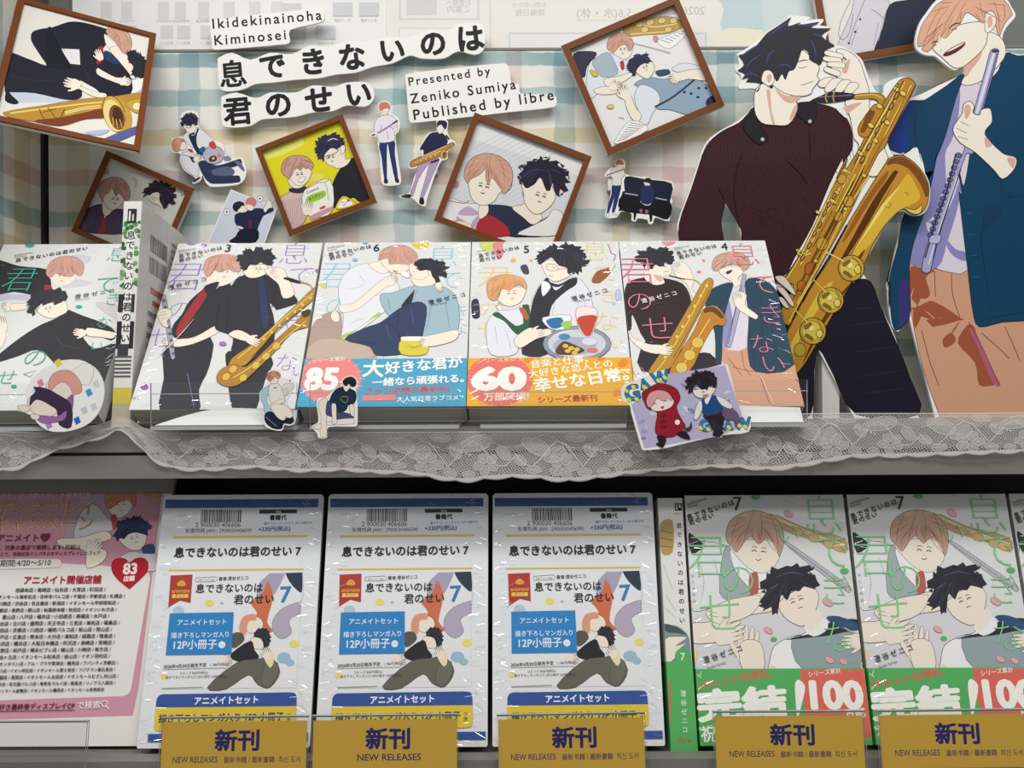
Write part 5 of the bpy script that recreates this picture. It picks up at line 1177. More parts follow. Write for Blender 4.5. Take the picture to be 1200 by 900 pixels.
# top frame with men lying down
def pE(A):
    A.fr = 'S9'; F = 'S9'
    A.f('E6E5E4', '0,0 1000,0 1000,900 0,900', sharp=True); A.f('BDBAB4', '60,240 420,90 650,20 720,60 560,110 380,170 110,290')
    A.f('B99650', '380,140 430,110 520,100 560,95 660,95 720,140 640,185 500,195 400,200', o='5A4420', ow=.5); A.s('EAD79A', 1.2, '420,190 560,180 640,175', '440,125 560,150 680,130'); 
    for x, y in ((470, 135), (530, 125), (595, 115), (660, 115), (500, 165), (630, 165)): A.e('DDC47A', x, y, 22, 16, -15, o='5A4420', ow=.5)
    A.f('F0F0F0', '570,225 700,175 740,180 640,270', o='4A4A4E', ow=.4)
    for i in range(6): A.s('3A3A3E', .6, '%d,%d %d,%d' % (590+i*24, 222-i*9, 640+i*18, 240-i*12))
    A.f('2E2F48', '105,300 190,285 235,300 180,370 165,430 120,410', o='14141E', ow=.4); A.s('6A6A76', 1.6, '430,240 520,262 640,295'); A.s('C8C8D2', .8, '430,240 520,262 640,295')
    A.f('DCE2EA', '190,360 230,320 310,295 420,350 430,420 330,460 240,520 200,545 175,480', o=LINE, ow=.45); A.f('A6B6C4', '210,340 290,290 330,340 350,410 270,430 230,390', o=LINE, ow=.4); A.f('AC3A44', '362,345 382,338 388,380 372,390')
    A.f(SK, '300,240 430,230 425,300 395,330 360,320 320,290', o=LINE, ow=.45); A.f(PKH, '290,265 300,215 345,185 400,190 435,230 430,270 410,285 400,250 365,255 330,290 310,285', o=LINE, ow=.45); locks(A, F, 'A85F58', '350,190 330,230 320,280', '370,190 375,220 360,255'); face_marks(A, F, 378, 282, 34, 0)
    A.f(SK, '275,440 350,425 430,400 420,430 350,470 290,480', o=LINE, ow=.45); A.f(SK, '215,500 280,480 340,490 340,520 250,525', o=LINE, ow=.45)
    A.f('8FA7BC', '440,470 520,430 600,440 760,430 840,470 890,520 870,590 760,640 640,610 560,600 520,500', o=LINE, ow=.5); A.f('DCE2EA', '445,520 480,470 560,500 585,560 550,620 500,710 430,690 470,640 450,580', o=LINE, ow=.45); A.f('DCE2EA', '650,380 720,350 830,380 850,440 760,400 680,400', o=LINE, ow=.4)
    A.s('2A2E44', 2.2, '555,595 640,550 720,490 790,430'); A.f('2E4A6A', '560,395 630,385 640,410 580,425'); 
    for x, y in ((720, 512), (757, 520), (800, 490), (840, 490), (795, 540)): A.e('22304A', x, y, 9, 7)
    A.f('2A2A44', '840,560 880,530 900,570 850,600'); A.f(SK, '450,380 530,340 555,380 530,430 500,435 460,410', o=LINE, ow=.45)
    A.f('27294A', '405,370* 415,330 440,320 450,300* 480,305 510,295* 515,315 535,340 520,350 490,355 470,370 455,390 445,420* 420,400 410,385*', o='12121E', ow=.4); face_marks(A, F, 505, 378, 30, -25, False)
    A.f(SK, '640,440 700,400 800,385 850,410 850,450 740,440 660,465', o=LINE, ow=.45); hand(A, F, 665, 430, 38, -110); A.f(SK, '390,560 420,530 450,600 480,640 460,680 420,650', o=LINE, ow=.45); hand(A, F, 385, 510, 46, -25); hand(A, F, 340, 480, 36, 70)
    A.f('D8B94A', '195,390 225,395 240,420 215,425', o='7A6A2A', ow=.4); A.f('D8C46A', '290,590 320,580 325,600 300,605', o='7A6A2A', ow=.4); A.f('C98A96', '548,200 575,205 565,235 550,225'); A.s('9A5A64', .6, '355,650 385,660')
    A.f('F2F2F0', '330,790 420,670 520,720 350,800', o='3A3A3E', ow=.4)
    for i in range(9): A.s('4A4A54', .6, '%d,%d %d,%d' % (345+i*9, 785-i*13, 400+i*13, 770-i*9))
framed('large brown frame at the top centre, two men lying head to head with blue waistcoat', fpl(754, 90, .836, (657, 54), (792, -4)), [(657, 54), (792, -4), (851, 122), (714, 182)], pE, .0060, depth=.0085, reach=.0238)
# frame at the top right behind the standees
def pF(A):
    A.fr = 'S27'; F = 'S27'
    A.f('E5E2DA', '300,-100 900,-100 900,300 300,300', sharp=True); A.f('D5D2DA', '470,-40 580,-40 610,60 560,200 520,265 400,220 380,200 440,60', o=LINE, ow=.5); A.f('20263A', '610,20 690,0 860,-40 860,200 700,240 540,262 580,120', o='101420', ow=.5)
    A.s('5A5A62', .6, '440,0 400,80 385,150 400,175 430,150 450,60', '500,0 460,100 430,190', '530,40 560,60 600,100'); A.s('9A98A6', .8, '560,100 540,200', '590,60 560,180', '470,120 440,200')
    for x, y in ((480, 85), (458, 140), (430, 190)): A.e('2A2A30', x, y, 5)
    A.f('3A4A8A', '590,250 640,238 640,246 592,258')
framed('brown frame at the top right, partly behind both large standees', fpl(1050, 8, .846, (962, 80), (1110, 55)), [(950, -70), (1098, -95), (1124, 50), (962, 78)], pF, .0066, reach=.0138)

# ------------------------------------------------------------------ small cut-outs on the backdrop
CG = 'small cut-outs on the backdrop'
def q1(A):
    A.fr = 'S10'; F = 'S10'
    A.f('2A3350', '280,560 340,540 460,590 640,540 700,525 710,580 580,620 450,640 620,690 690,695 690,760 420,775 360,740 320,680 300,640'); A.f('5A6080', '410,640 560,600 640,640 620,690 440,690'); A.f('6A6890', '640,545 700,555 745,640 730,650 680,600'); A.f('8A86A4', '540,500 590,500 610,540 540,545')
    A.f('E0E0E6', '150,270 180,250 280,210 420,330 400,400 300,460 270,430 200,400 120,310', o=LINE, ow=.45); A.f('1F2942', '180,280 200,350 270,480 300,500 330,460 270,400 260,300 285,225 270,215 235,290'); A.f('DEDEE4', '100,480 200,440 240,480 280,580 280,690 240,700 160,640 110,560', o=LINE, ow=.45); A.f('2A4A48', '110,490 180,500 220,560 240,560 235,510 200,500 140,485')
    A.f(SK, '130,190 240,170 250,230 215,265 180,260', o=LINE, ow=.4); A.f('23253A', '95,170* 115,140* 100,120* 140,90 150,70* 180,75 200,60* 230,75 265,100 270,150 255,190 235,175 180,190 140,175 125,200*'); A.s(LINE, .5, '150,205 185,215 215,200'); A.f('1C1C28', '190,275 240,260 235,285 215,280 195,290')
    A.f(SK, '95,430 100,380 130,340 165,410 130,440', o=LINE, ow=.4); A.f('DB9A74', '10,380 30,330 70,315 120,325 140,350 110,360 95,400 90,440 60,450 30,440', o=LINE, ow=.4); A.f('AC3A48', '170,425 215,430 225,460 200,455'); hand(A, F, 275, 515, 46, 55)
    A.e('B4B4C8', 430, 485, 106, 92, 0, o='4A4A62', ow=.6); A.f('C8452E', '385,370 430,345 460,400 440,430 400,410'); A.f('2A5AA0', '285,430 330,400 355,430 330,460 295,460'); A.f('9AA62E', '345,420 370,410 365,435'); A.f('5A2A22', '385,520 430,490 465,510 455,545 400,555'); A.e('E2C24A', 430, 520, 14); A.e('D77A5A', 490, 492, 20); A.f('2A2E3E', '225,745 290,705 300,715 240,760')
cut('cutout', 'small cut-out of a waiter with a drinks tray sitting beside a light haired man', 'cutout', .849, (240, 175), '90,160* 120,60 240,40 285,110 275,190 420,310 440,340 530,380 545,480 620,520 710,510 760,620 740,730 660,785 410,805 350,760 320,690 300,740 230,775 220,750 250,720 140,640 90,540 90,470 20,455 0,390 20,320 100,300 160,260 130,200', q1, fr='S10', group=CG, padpts=[(245, 190), (230, 165)])
def q2(A):
    A.fr = 'S11'; F = 'S11'
    A.f('24356A', '95,368 205,352 210,450 235,640 210,640 175,480 155,375 150,480 150,640 130,640 110,480'); A.f('EAE3E8', '60,215 110,165 190,165 230,225 215,285 205,290 205,352 95,368 80,320 55,290', o=LINE, ow=.45); A.s('B39AC0', .8, '170,240 200,270', '110,230 100,300', '150,280 160,340')
    A.f(SK, '105,105 165,105 160,145 135,160 112,148', o=LINE, ow=.4); A.f('CF7A6A', '90,110 95,75 125,60 160,68 175,95 170,120 155,110 130,115 105,130'); A.s('A580B4', 2.2, '45,312 140,262 232,200'); A.s('2A2A38', 1.4, '35,316 60,303', '195,222 232,200'); A.e(SK, 68, 295, 12); A.e(SK, 215, 265, 16, 24, o=LINE, ow=.3); A.f('2A2A30', '130,640 152,638 158,672 130,672'); A.f('2A2A30', '210,635 232,632 243,665 218,668'); A.s(LINE, .5, '122,135 130,138', '145,135 155,133')
cut('cutout', 'small cut-out of a standing man in white shirt and navy trousers holding a flute', 'cutout', .849, (452, 168), '85,70* 130,52 175,70 180,140 245,190 240,280 215,310 230,450 258,650 240,685 130,688 105,640 100,480 80,370 75,325 30,325 25,305 50,285 60,200 110,155 85,120', q2, fr='S11', group=CG, padpts=[(452, 150), (453, 200)])
def q3(A):
    A.fr = 'S11'; F = 'S11'
    A.f('B79BBE', '385,535 470,500 545,490 500,600 420,790 400,785 440,640 465,530 390,640 345,770 325,760 365,640', o=LINE, ow=.4); A.f('20264A', '475,300 520,290 560,290 605,340 600,380 560,410 440,455 430,470 400,420 430,360', o='10122A', ow=.4); A.f('27305A', '480,510 545,488 540,505 480,525')
    A.f(SK, '530,235 590,245 570,290 545,300 525,270', o=LINE, ow=.4); A.f('24263C', '528,215 545,200 590,203 605,225 595,265 575,255 560,230 540,240 530,255'); A.s('24242E', 2, '595,310 620,345')
    A.f('B5803A', '320,525 340,500 500,430 620,375 650,365 660,385 600,430 600,470 580,490 550,475 480,500 350,550 330,550', o='4A2E14', ow=.6); A.e('D6AE5A', 578, 455, 24, 36, 15, o='4A2E14', ow=.5); A.e('7A4A26', 582, 458, 13, 24, 15); A.s('EBD08A', 1, '350,520 480,460 560,430', '420,470 600,390')
    for x in range(5): A.e('E0C070', 370+x*36, 515-x*14, 11, o='4A2E14', ow=.4)
    A.f(SK, '405,425 425,425 425,470 410,470', o=LINE, ow=.3); A.f('3A2226', '255,770 310,755 335,765 325,782 270,780'); A.f('2A1A1E', '400,785 425,785 430,830 395,825')
cut('cutout', 'small cut-out of a man in black shirt and lilac trousers with a saxophone', 'cutout', .849, (505, 190), '520,195* 560,185 610,205 605,280 630,340 660,355 668,385 610,430 605,490 560,505 520,590 450,800 440,845 390,830 340,785 260,785 245,765 320,745 350,640 380,560 330,565 312,530 330,495 405,460 395,420 430,340 470,290 525,280', q3, fr='S11', group=CG, padpts=[(505, 165), (505, 195)])
def q4(A):
    A.fr = 'S12'; F = 'S12'
    A.f('1D2138', '330,270 560,300 870,350 850,560 840,600 830,770 800,750 640,720 440,690 270,670 250,680 285,480 300,440 320,440'); A.f('14151E', '285,490 500,520 850,560 830,770 640,720 270,665'); A.s('B9BAC6', 1.2, '325,465 475,488', '685,520 815,545'); A.s('C9CAD4', 1.1, '505,560 560,600 610,600 630,575'); A.e('20222E', 592, 320, 45, 38); A.f('E6DACB', '550,335 610,350 615,370 575,378 552,360'); A.f('24305E', '530,385 640,385 665,480 640,580 520,580 510,480'); A.f('12131A', '430,600 470,610 460,700 440,780 425,770'); A.f('12131A', '610,650 645,660 640,790 615,795'); A.f('8A6A78', '495,650 530,655 525,690 500,690'); A.f('8A6A78', '560,660 600,665 590,700 565,700')
    A.f('24356A', '175,368 275,368 260,480 200,690 170,690 190,560 200,510 170,600 130,700 110,700 130,580 165,480'); A.f('E2DAD2', '165,190 220,150 300,160 320,250 280,300 280,368 175,368 180,290 150,260', o=LINE, ow=.45); A.e(SK, 258, 145, 32, 28); A.f('CF7A6A', '215,110 235,75 280,75 308,110 300,135 260,128 225,135'); A.s('6A6A78', 1.4, '105,255 220,215 320,182'); A.f('E8E8E6', '105,705 140,700 135,735 110,740', o=LINE, ow=.3); A.f('E8E8E6', '170,695 200,690 235,722 200,718', o=LINE, ow=.3)
cut('cutout', 'small cut-out of a flute player standing beside a black upright piano', 'cutout', .849, (745, 225), '205,100* 230,60 300,60 330,120 330,240 540,275 590,270 650,300 885,335 870,520 885,560 860,600 850,780 800,790 680,750 650,820 600,820 585,775 470,760 450,795 400,780 395,700 280,680 230,745 110,755 90,710 130,580 155,480 160,370 170,270 95,270 90,240 150,170 210,150', q4, fr='S12', group=CG, padpts=[(720, 215), (760, 232)])
def q5(A):
    A.fr = 'S13'; F = 'S13'
    A.f('CFD4E2', '370,100* 1000,340* 830,830* 60,830*', sharp=True); A.e('F0F0F0', 310, 400, 44, o='3A3A40', ow=.5); A.e('3A3A40', 310, 400, 14); A.e('F0F0F0', 776, 214, 42, o='3A3A40', ow=.5); A.e('3A3A40', 776, 214, 14)
    A.f('23264A', '440,430 560,400 640,370 720,350 820,360 850,410 900,350 955,340 960,390 830,450 790,520 740,650 720,820 350,820 430,750 490,660 430,560 420,490', o='10122A', ow=.4); A.f('181A2C', '490,660 740,640 715,830 350,830 430,750'); A.f('6A2238', '610,530 660,520 650,640 620,630'); A.f(SK, '470,350 560,310 600,380 540,410 470,400', o=LINE, ow=.4); A.f('1E1F2C', '390,340 410,280 480,250 545,270 555,310 520,310 500,345 470,370 450,400 410,380'); A.f(SK, '560,320 620,290 690,330 680,370 620,380', o=LINE, ow=.4); A.f('CF7A78', '575,250 610,205 680,195 725,240 720,300 690,325 640,300 580,290'); A.f(SK, '825,360 860,290 890,230 940,260 945,340 900,350 850,410', o=LINE, ow=.4); A.f(SK, '460,590 540,620 545,635 490,640', o=LINE, ow=.4)
cut('photo_card', 'pale blue card of two men in navy embracing, below the waiter cut-out', 'card', .849, (285, 255), '366,82* 1020,345* 840,840* 30,840*', q5, fr='S13', sharp=True, padpts=[(285, 262)])
def q6(A):
    A.f('4A4458', '-12,170 -3,167 0,172 -3,182 -12,186')
cut('cutout', 'sliver of a white edged cut-out at the far left edge', 'cutout', .838, (-6, 178), '-25,160* -4,160 4,172 2,184 -6,192 -25,195*', q6, group=CG)

# ------------------------------------------------------------------ stickers on the acrylic stands
def ld(A):
    A.fr = 'S14'; F = 'S14'
    for x, y, c_ in ((375, 685, '4A9AD0'), (325, 803, '2A6EC8'), (245, 560, 'E6D840'), (170, 645, 'DE8A9A'), (405, 650, 'D5D5DE'), (355, 760, 'C9CCD8'), (395, 745, 'D0D0DA'), (345, 640, 'D8D8E2'), (205, 822, 'A88ABC'), (150, 680, 'D5D5E0')): A.f(c_, '%d,%d %d,%d %d,%d %d,%d' % (x-15, y-8, x+6, y-20, x+17, y+6, x-4, y+18), sharp=True)
    A.f('F0EDE6', '300,600 330,575 370,560 395,580 390,620 375,650 345,650 310,640', o='8A8480', ow=.4)
    A.f('E9DCCF', '200,640 330,640 320,690 280,712 215,690', o=LINE, ow=.4); A.f('DCA090', '205,640 225,605 260,590 300,595 335,630 345,680 310,690 295,660 265,640 235,655 210,680', o=LINE, ow=.4); A.f('8E6A92', '280,715 310,690 305,760 280,745')
    A.f('E9DCCF', '115,720 150,700 230,740 240,770 190,790 135,765', o=LINE, ow=.4); A.f('40304A', '130,700* 150,680 140,660* 190,665 240,690 300,735 300,830 250,820 240,760 215,740 180,720 150,715 125,740', o='20182A', ow=.4); A.f('E9DCCF', '75,740 110,738 130,750 110,768 85,760', o=LINE, ow=.4); A.f('9A6AA0', '165,780 240,785 280,760 270,800 190,815 160,800', o=LINE, ow=.4); A.f('E9DCCF', '130,775 165,780 160,798 135,795', o=LINE, ow=.4)
SD = .6515
cut('sticker', 'round white sticker with two small sleeping figures, stuck on the leftmost stand', 'sticker', SD, (73, 462), '250,550* 330,545 400,580 438,650 430,740 380,810 300,845 215,848 165,820 130,780 75,760 70,742 110,730 105,680 140,620 190,580', ld, fr='S14', fin='gloss', th=.0012)
def s2(A):
    A.fr = 'S24'; F = 'S24'
    A.f('A9CCD2', '130,320 165,270 210,255 215,300 180,380 210,460 225,500 165,520 150,430 130,400', o=LINE, ow=.4); A.f('E8E4DC', '210,250 290,235 340,340 350,420 230,420 200,350', o=LINE, ow=.4); A.f('E4DFD6', '330,250 420,235 430,260 390,330 340,350', o='8A8480', ow=.4); A.f(SK, '225,420 330,380 350,400 300,430 215,440', o=LINE, ow=.3)
    A.f('1F2338', '165,520 230,500 300,570 360,560 420,540 435,590 400,615 340,610 320,660 240,655 170,600', o='10121C', ow=.4); A.s('8A8AA4', .8, '170,545 230,600 280,640'); A.f(SK, '220,440 320,430 400,470 425,540 390,560 350,540 355,570 320,580 260,530', o=LINE, ow=.4); A.f(SK, '205,200 285,190 280,225 240,240 215,225', o=LINE, ow=.3); A.f('D98E66', '180,180 195,140 240,118 290,130 310,165 290,190 260,170 235,195 215,215 195,205', o=LINE, ow=.35); A.s('7A1F28', .9, '245,275 275,275'); A.f('DCD6CE', '340,290 380,280 375,340 345,335', o='8A8480', ow=.3); A.e('C0404A', 398, 210, 7)
cut('sticker', 'sticker of a kneeling figure in white top and navy shorts on an acrylic stand', 'sticker', SD, (325, 470), '175,180* 200,120 245,105 300,120 320,180 390,190 440,230 430,290 370,420 440,540 440,600 400,630 345,625 325,675 240,670 160,625 150,440 115,400 120,310 180,250', s2, fr='S24', th=.0012)
def s3(A):
    A.fr = 'S24'; F = 'S24'
    A.f(SK, '700,380 740,375 755,420 740,600 745,720 690,735 680,640 690,560 665,430', o=LINE, ow=.4); A.f(SK, '740,600 860,570 960,555 1005,575 1000,610 880,620 750,625', o=LINE, ow=.4); A.f(SK, '620,640 680,610 695,650 650,668', o=LINE, ow=.4); A.f('4A4A78', '750,400 790,420 800,520 860,500 960,520 1000,555 900,565 840,570 780,545 735,520', o='24244A', ow=.4)
    A.f('1E3448', '830,290 890,265 950,280 1010,310 1020,380 990,430 945,440 920,490 840,505 830,430 770,410 790,340', o='0E1A28', ow=.4); A.s('A9A23A', .6, '870,370 890,400 910,415', '880,360 940,360 930,410 900,410'); A.f(SK, '790,430 830,430 835,560 840,600 800,620 795,560', o=LINE, ow=.4); A.f(SK, '955,440 995,435 1000,540 970,530', o=LINE, ow=.4)
    A.f(SK, '895,230 960,230 965,265 930,310 905,290', o=LINE, ow=.4); A.f('22232E', '895,210 930,180 985,175 1020,215 1010,260 975,265 950,240 925,262 900,240', o='101018', ow=.3)
cut('sticker', 'sticker of a barefoot sitting man in dark green shirt on an acrylic stand', 'sticker', SD, (392, 478), '880,200* 930,168 1000,168 1030,220 1020,290 1030,400 1030,620 1000,640 760,645 745,740 670,745 650,700 608,650 615,625 665,590 650,440 665,370 740,360 810,290 890,250', s3, fr='S24', th=.0012)
def s4(A):
    A.fr = 'S23'; F = 'S23'
    A.f('B9B4D2', '200,430 480,190 930,120 950,180 1060,500 1090,600 880,670 440,750 300,770', sharp=True)
    random.seed(2)
    for i in range(26):
        t, u = random.random(), random.random(); x, y = 235+t*720+u*60, 380-t*190+u*330
        A.e(random.choice(['8E86BE', 'A59CCB', 'D3D6E6', 'C9D8E6']), x, y, random.uniform(14, 38), random.uniform(8, 20), random.uniform(-40, 40), n=9)
    for i in range(16):
        t, u = random.random(), random.random(); x, y = 250+t*700+u*60, 380-t*170+u*320; A.s('EEF0F4', .6, '%d,%d %d,%d %d,%d %d,%d' % (x, y, x+14, y+14, x+2, y+22, x+16, y+38), sharp=True)
    for ch, x, y, sz, rt in (('G', 205, 335, 165, 12), ('A', 300, 265, 110, 18), ('W', 425, 215, 130, 14), ('G', 775, 590, 130, 8), ('A', 955, 590, 100, 4), ('W', 1065, 575, 125, 4)):
        A.g(ch, x, y, sz, '17406A', bold=.06, rot=rt); A.g(ch, x, y, sz, '2E86C0', bold=.025, rot=rt)
    for x, y in ((160, 320), (180, 390), (240, 385), (215, 290), (300, 290), (460, 215), (410, 240), (740, 610), (800, 620), (1040, 590), (1090, 600), (960, 605)): A.e('F0DC30', x, y, 20, 14, 40)
    A.f('96202E', '280,340 330,300 400,265 480,270 555,310 580,380 550,450 600,560 620,600 520,680 400,660 385,600 400,490 330,460 305,420', o='3A0E16', ow=.5); A.f('EFE2DA', '330,400 500,370 530,400 510,445 440,475 370,475 345,440', o=LINE, ow=.4); A.f('DCA0A4', '315,400 340,340 400,315 470,325 515,370 510,400 480,380 440,400 400,380 370,430 335,450', o=LINE, ow=.4); A.s('2E2528', .8, '365,425 380,415 395,425', '450,405 465,395 480,403'); A.f('C0584E', '425,445 455,440 445,465')
    for y in (515, 562, 605): A.s('3A0E16', .7, '430,%d 450,%d 470,%d' % (y, y-12, y), '430,%d 470,%d' % (y+8, y+4))
    A.e('F2ECE8', 558, 565, 20); A.f('2A2024', '400,670 470,680 445,765 390,735 410,720'); A.f('2A2024', '550,655 610,630 650,670 655,700 600,690'); A.f('4A3A3E', '610,615 650,600 665,560 672,610 640,640')
    A.f('2A2226', '765,510 920,490 910,600 895,670 835,665 840,640 800,560', o='120E12', ow=.4); A.f('6A5A72', '890,450 960,440 1030,500 1040,560 1010,600 1000,550 930,540', o='3A2E44', ow=.4); A.f('1F4C84', '740,400 790,380 850,355 895,420 905,480 770,510', o='10243E', ow=.4); A.s('5A2A20', 1.2, '770,518 850,505 925,485'); A.f('E6E4E2', '720,410 745,395 750,470 710,545 685,530 700,460', o=LINE, ow=.4); A.f('E6E4E2', '860,360 930,385 990,440 970,460 900,430', o=LINE, ow=.4); A.f('EFECE8', '770,390 800,355 825,350 800,410 785,425')
    A.f('EFE2DA', '680,300 840,280 850,320 800,365 730,375 690,350', o=LINE, ow=.4); A.f('2A2226', '640,330* 655,300* 625,300* 640,260* 620,240* 690,190 700,165* 740,175 790,165* 840,190 865,240* 850,300 820,275 790,300 740,310 710,270 685,290 680,330*', o='120E12', ow=.3); A.s('2E2528', .9, '690,310 720,305', '750,330 770,325'); A.f('C0807A', '755,355 800,345 785,375 765,378')
cut('sticker', 'large rectangular sticker lettered GAW with a red hooded figure, on the stand of book 4', 'sticker', SD, (803, 478), '120,310* 150,265 240,240 350,190 460,155 490,190 560,190 660,165 780,145 930,110 955,125 1050,480 1115,510 1125,530 1115,640 920,665 890,690 840,680 620,730 450,770 300,785 280,770 200,500 185,430 130,390', s4, fr='S23', th=.0014)

# ------------------------------------------------------------------ the two large standees
SKL, SKS = 'F4ECDD', 'DFAF9D'
SG = 'large paper standees'
def sax_man(A):
    # --- jumper and trousers
    A.f('1C1B2A', P('S2', '580,520 700,700 640,760'), P('S4', '90,40 330,40 600,-10 700,0 760,150 870,400 930,560 985,780 620,780 480,540 400,400 370,520 350,780 200,780'), o='0E0E16')
    A.s('2E2E42', .8, P('S4', '600,160 740,150'), P('S4', '560,260 800,230'), P('S4', '580,420 850,380'), P('S4', '620,560 900,520'), P('S4', '640,660 930,620'), taper=True)
    A.f('3A1A20', P('S1', '515,590 545,650 610,685 700,680 760,620 760,560 900,560 1000,590 1070,660 1095,760 1090,830 1040,900'), P('S2', '1040,20 960,180 860,420 760,600 690,720 560,700 560,640 450,640 445,510 440,440 352,290* 325,400 340,510 330,640 200,640 95,560 80,410 150,210 215,10'), P('S1', '210,870 250,790 330,720 430,670 480,620'), o='120C12')
    random.seed(11)
    for i in range(46):       # rib knit
        x = 230+i*19; A.s('51303A', .5, P('S1', '%d,%d %d,%d %d,%d' % (x, 740+(i % 5)*14, x+10, 830, x+24, 905)), taper=True)
    for i in range(2): A.s('2C161C', .7, P('S2', '%d,%d %d,%d %d,%d' % (480+i*24, 300+(i*37 % 160), 560+i*22, 340+(i*37 % 160), 640+i*18, 320+(i*37 % 160))), taper=True)
    r3 = random.Random(6)
    for i in range(110):
        y = r3.uniform(5, 560); x = r3.uniform(450, 1030-y*.56)
        A.s(r3.choice(['46212A', '431F27']), .55, P('S2', '%d,%d %d,%d %d,%d' % (x, y, x+8, y+22, x+20, y+44)), taper=True)
    A.s('1C0F14', 1.1, P('S2', '440,440 400,250 420,80 450,0'), P('S2', '700,30 790,120 830,180'), P('S1', '840,700 850,900'), P('S2', '350,285 300,180'), taper=True)
    A.f('211E24', P('S1', '515,580 470,640 455,690 480,740 545,795 600,760 560,700 530,650'), o='0E0C10'); A.f('211E24', P('S1', '755,560 880,555 870,660 840,680 790,640 765,610'), o='0E0C10')
    A.e('C9C4C6', 567, 767, 12, fr='S1', o='4A464A'); A.e('C9C4C6', 844, 662, 12, fr='S1', o='4A464A')
    # --- neck and head
    A.f(SKL, P('S1', '530,470 640,430 760,540 770,600 720,680 640,685 560,670 520,600'), o=LINE); A.f(SKS, P('S1', '640,470 700,510 790,515 745,555 690,540')); A.f(SKS, P('S1', '590,480 610,480 620,600 640,680 625,680 600,560')); A.f(SKS, P('S1', '770,560 760,620 725,660 740,600'))
    A.f(SKL, P('S1', '600,330 780,240 870,310 900,350 885,395 900,420 862,470 850,500 800,515 720,505 650,470 610,420'), o=LINE, ow=.7)
    A.s(LINE, .8, P('S1', '785,452 830,440 870,425'), P('S1', '770,345 800,350 830,338'), taper=True); A.s('231F26', 1.3, P('S1', '770,318 800,306 835,306'), taper=True)
    A.f('2C2B34', P('S1', '530,490 555,440 470,430* 490,405 445,415* 465,385 420,365* 460,330 425,275* 480,260 540,210 590,150 650,110 735,52* 715,105 790,82* 770,100 900,80* 850,115 970,118* 910,160 945,190 990,220* 935,245 925,290 905,330* 870,320 840,300* 835,255 800,240 775,310 750,360 720,370 700,420 680,385 650,430 625,380 600,420 560,440 545,480'), o='0E0E16', ow=.5)
    A.s('3E4286', 1.8, P('S1', '600,160 660,120 720,80'), P('S1', '440,280 500,240 550,210'), P('S1', '470,350 500,310 560,270'), P('S1', '860,150 900,160 930,180'), P('S1', '840,180 870,230 880,290'), P('S1', '650,340 700,330 740,350'), P('S1', '780,95 840,100 890,90'), P('S1', '460,400 500,380 540,400'), P('S1', '590,330 600,280 640,240'), taper=True)
    A.f(SKL, P('S1', '560,420 575,370 610,365 630,390 635,430 610,455 580,445'), o=LINE, ow=.6); A.f(SKS, P('S1', '590,400 615,385 620,420 600,435')); A.e('22202A', 618, 460, 11, fr='S1'); A.s(LINE, .6, P('S1', '570,435 600,460 612,462'))
    # --- raised hands on the mouthpiece and forearm
    A.f(SKL, P('S1', '1060,500 1050,560 1080,640 1100,760 1130,800'), P('S3', '220,60 290,130 340,130 380,90 400,20'), P('S1', '1200,640 1190,480 1160,380 1140,320 1100,270 1040,240 1000,240 1010,270 1060,300 1000,310 940,290'), o=LINE, ow=.7)
    A.f(SKS, P('S1', '1060,310 1080,300 1060,380 1030,370')); A.f(SKS, P('S1', '1040,580 1150,550 1090,600 1060,620')); A.f('E9E9E9', P('S1', '1000,590 1040,590 1065,640 1050,640'))
    for i, (x, y, l, rt) in enumerate(((975, 270, 66, -75), (965, 300, 62, -80), (985, 330, 56, -85), (960, 365, 50, -70))):
        c, d = math.cos(math.radians(rt)), math.sin(math.radians(rt)); T = lambda L: P('S1', ' '.join('%f,%f' % (x+u*c-v*d, y+u*d+v*c) for u, v in L))
        A.f(SKL, T([(-15, 60), (-16, 0), (-12, -l*.6), (0, -l*.75), (12, -l*.6), (16, 0), (15, 60)]), o=LINE, ow=.6)
    for x0, y0, x1, y1 in ((890, 440, 990, 415), (930, 470, 1040, 420), (990, 480, 1085, 430), (1040, 500, 1130, 445)):
        A.f(SKL, P('S1', '%d,%d %d,%d %d,%d %d,%d %d,%d %d,%d' % (x0, y0, (x0+x1)/2-10, y1-6, x1-10, y1-8, x1, y1+14, (x0+x1)/2+20, y1+40, x0+20, y0+24)), o=LINE, ow=.6)
    # --- saxophone
    A.f('2A2430', P('S1', '845,545 920,510 960,492 1100,502 1110,528 960,552 900,552'), o='100E14'); A.s('C9A24A', 1.5, P('S1', '945,495 935,520 945,552'), P('S1', '985,490 980,520 985,552')); A.s('8A86A0', .8, P('S1', '900,520 1090,510'))
    G0, G1, G2, G3 = 'B9852A', 'E6CB52', '6E3F16', '3A2410'
    A.f(G0, P('S25', '405,445 500,437 540,450 552,490 530,520 505,520 515,480 490,465 405,467'), o=G3); A.s(G1, 1, P('S25', '410,450 495,444 532,462'))
    # bell tube
    A.f('C08A2E', P('S3', '385,60 405,30 480,12 550,50 610,120 640,200 630,300 590,350 540,355 490,325 440,350 370,440 310,540 265,640 200,760'), P('S4', '590,0 540,90 480,190 440,260 380,370 300,500 230,560 180,500 200,330 260,200 310,100 400,-40'), P('S3', '60,620 150,440 240,290 320,160'), o=G3, ow=.9)
    A.f('7C4A1A', P('S3', '395,70 440,60 520,90 590,180 625,260 640,200 600,115 545,55 480,20 410,35')); A.f('5A3012', P('S3', '440,100 400,150 310,280 200,480 110,650 150,620 280,420 380,240 460,110')); A.f('9A5E20', P('S3', '400,100 330,180 230,330 130,520 180,470 290,290 390,150'))
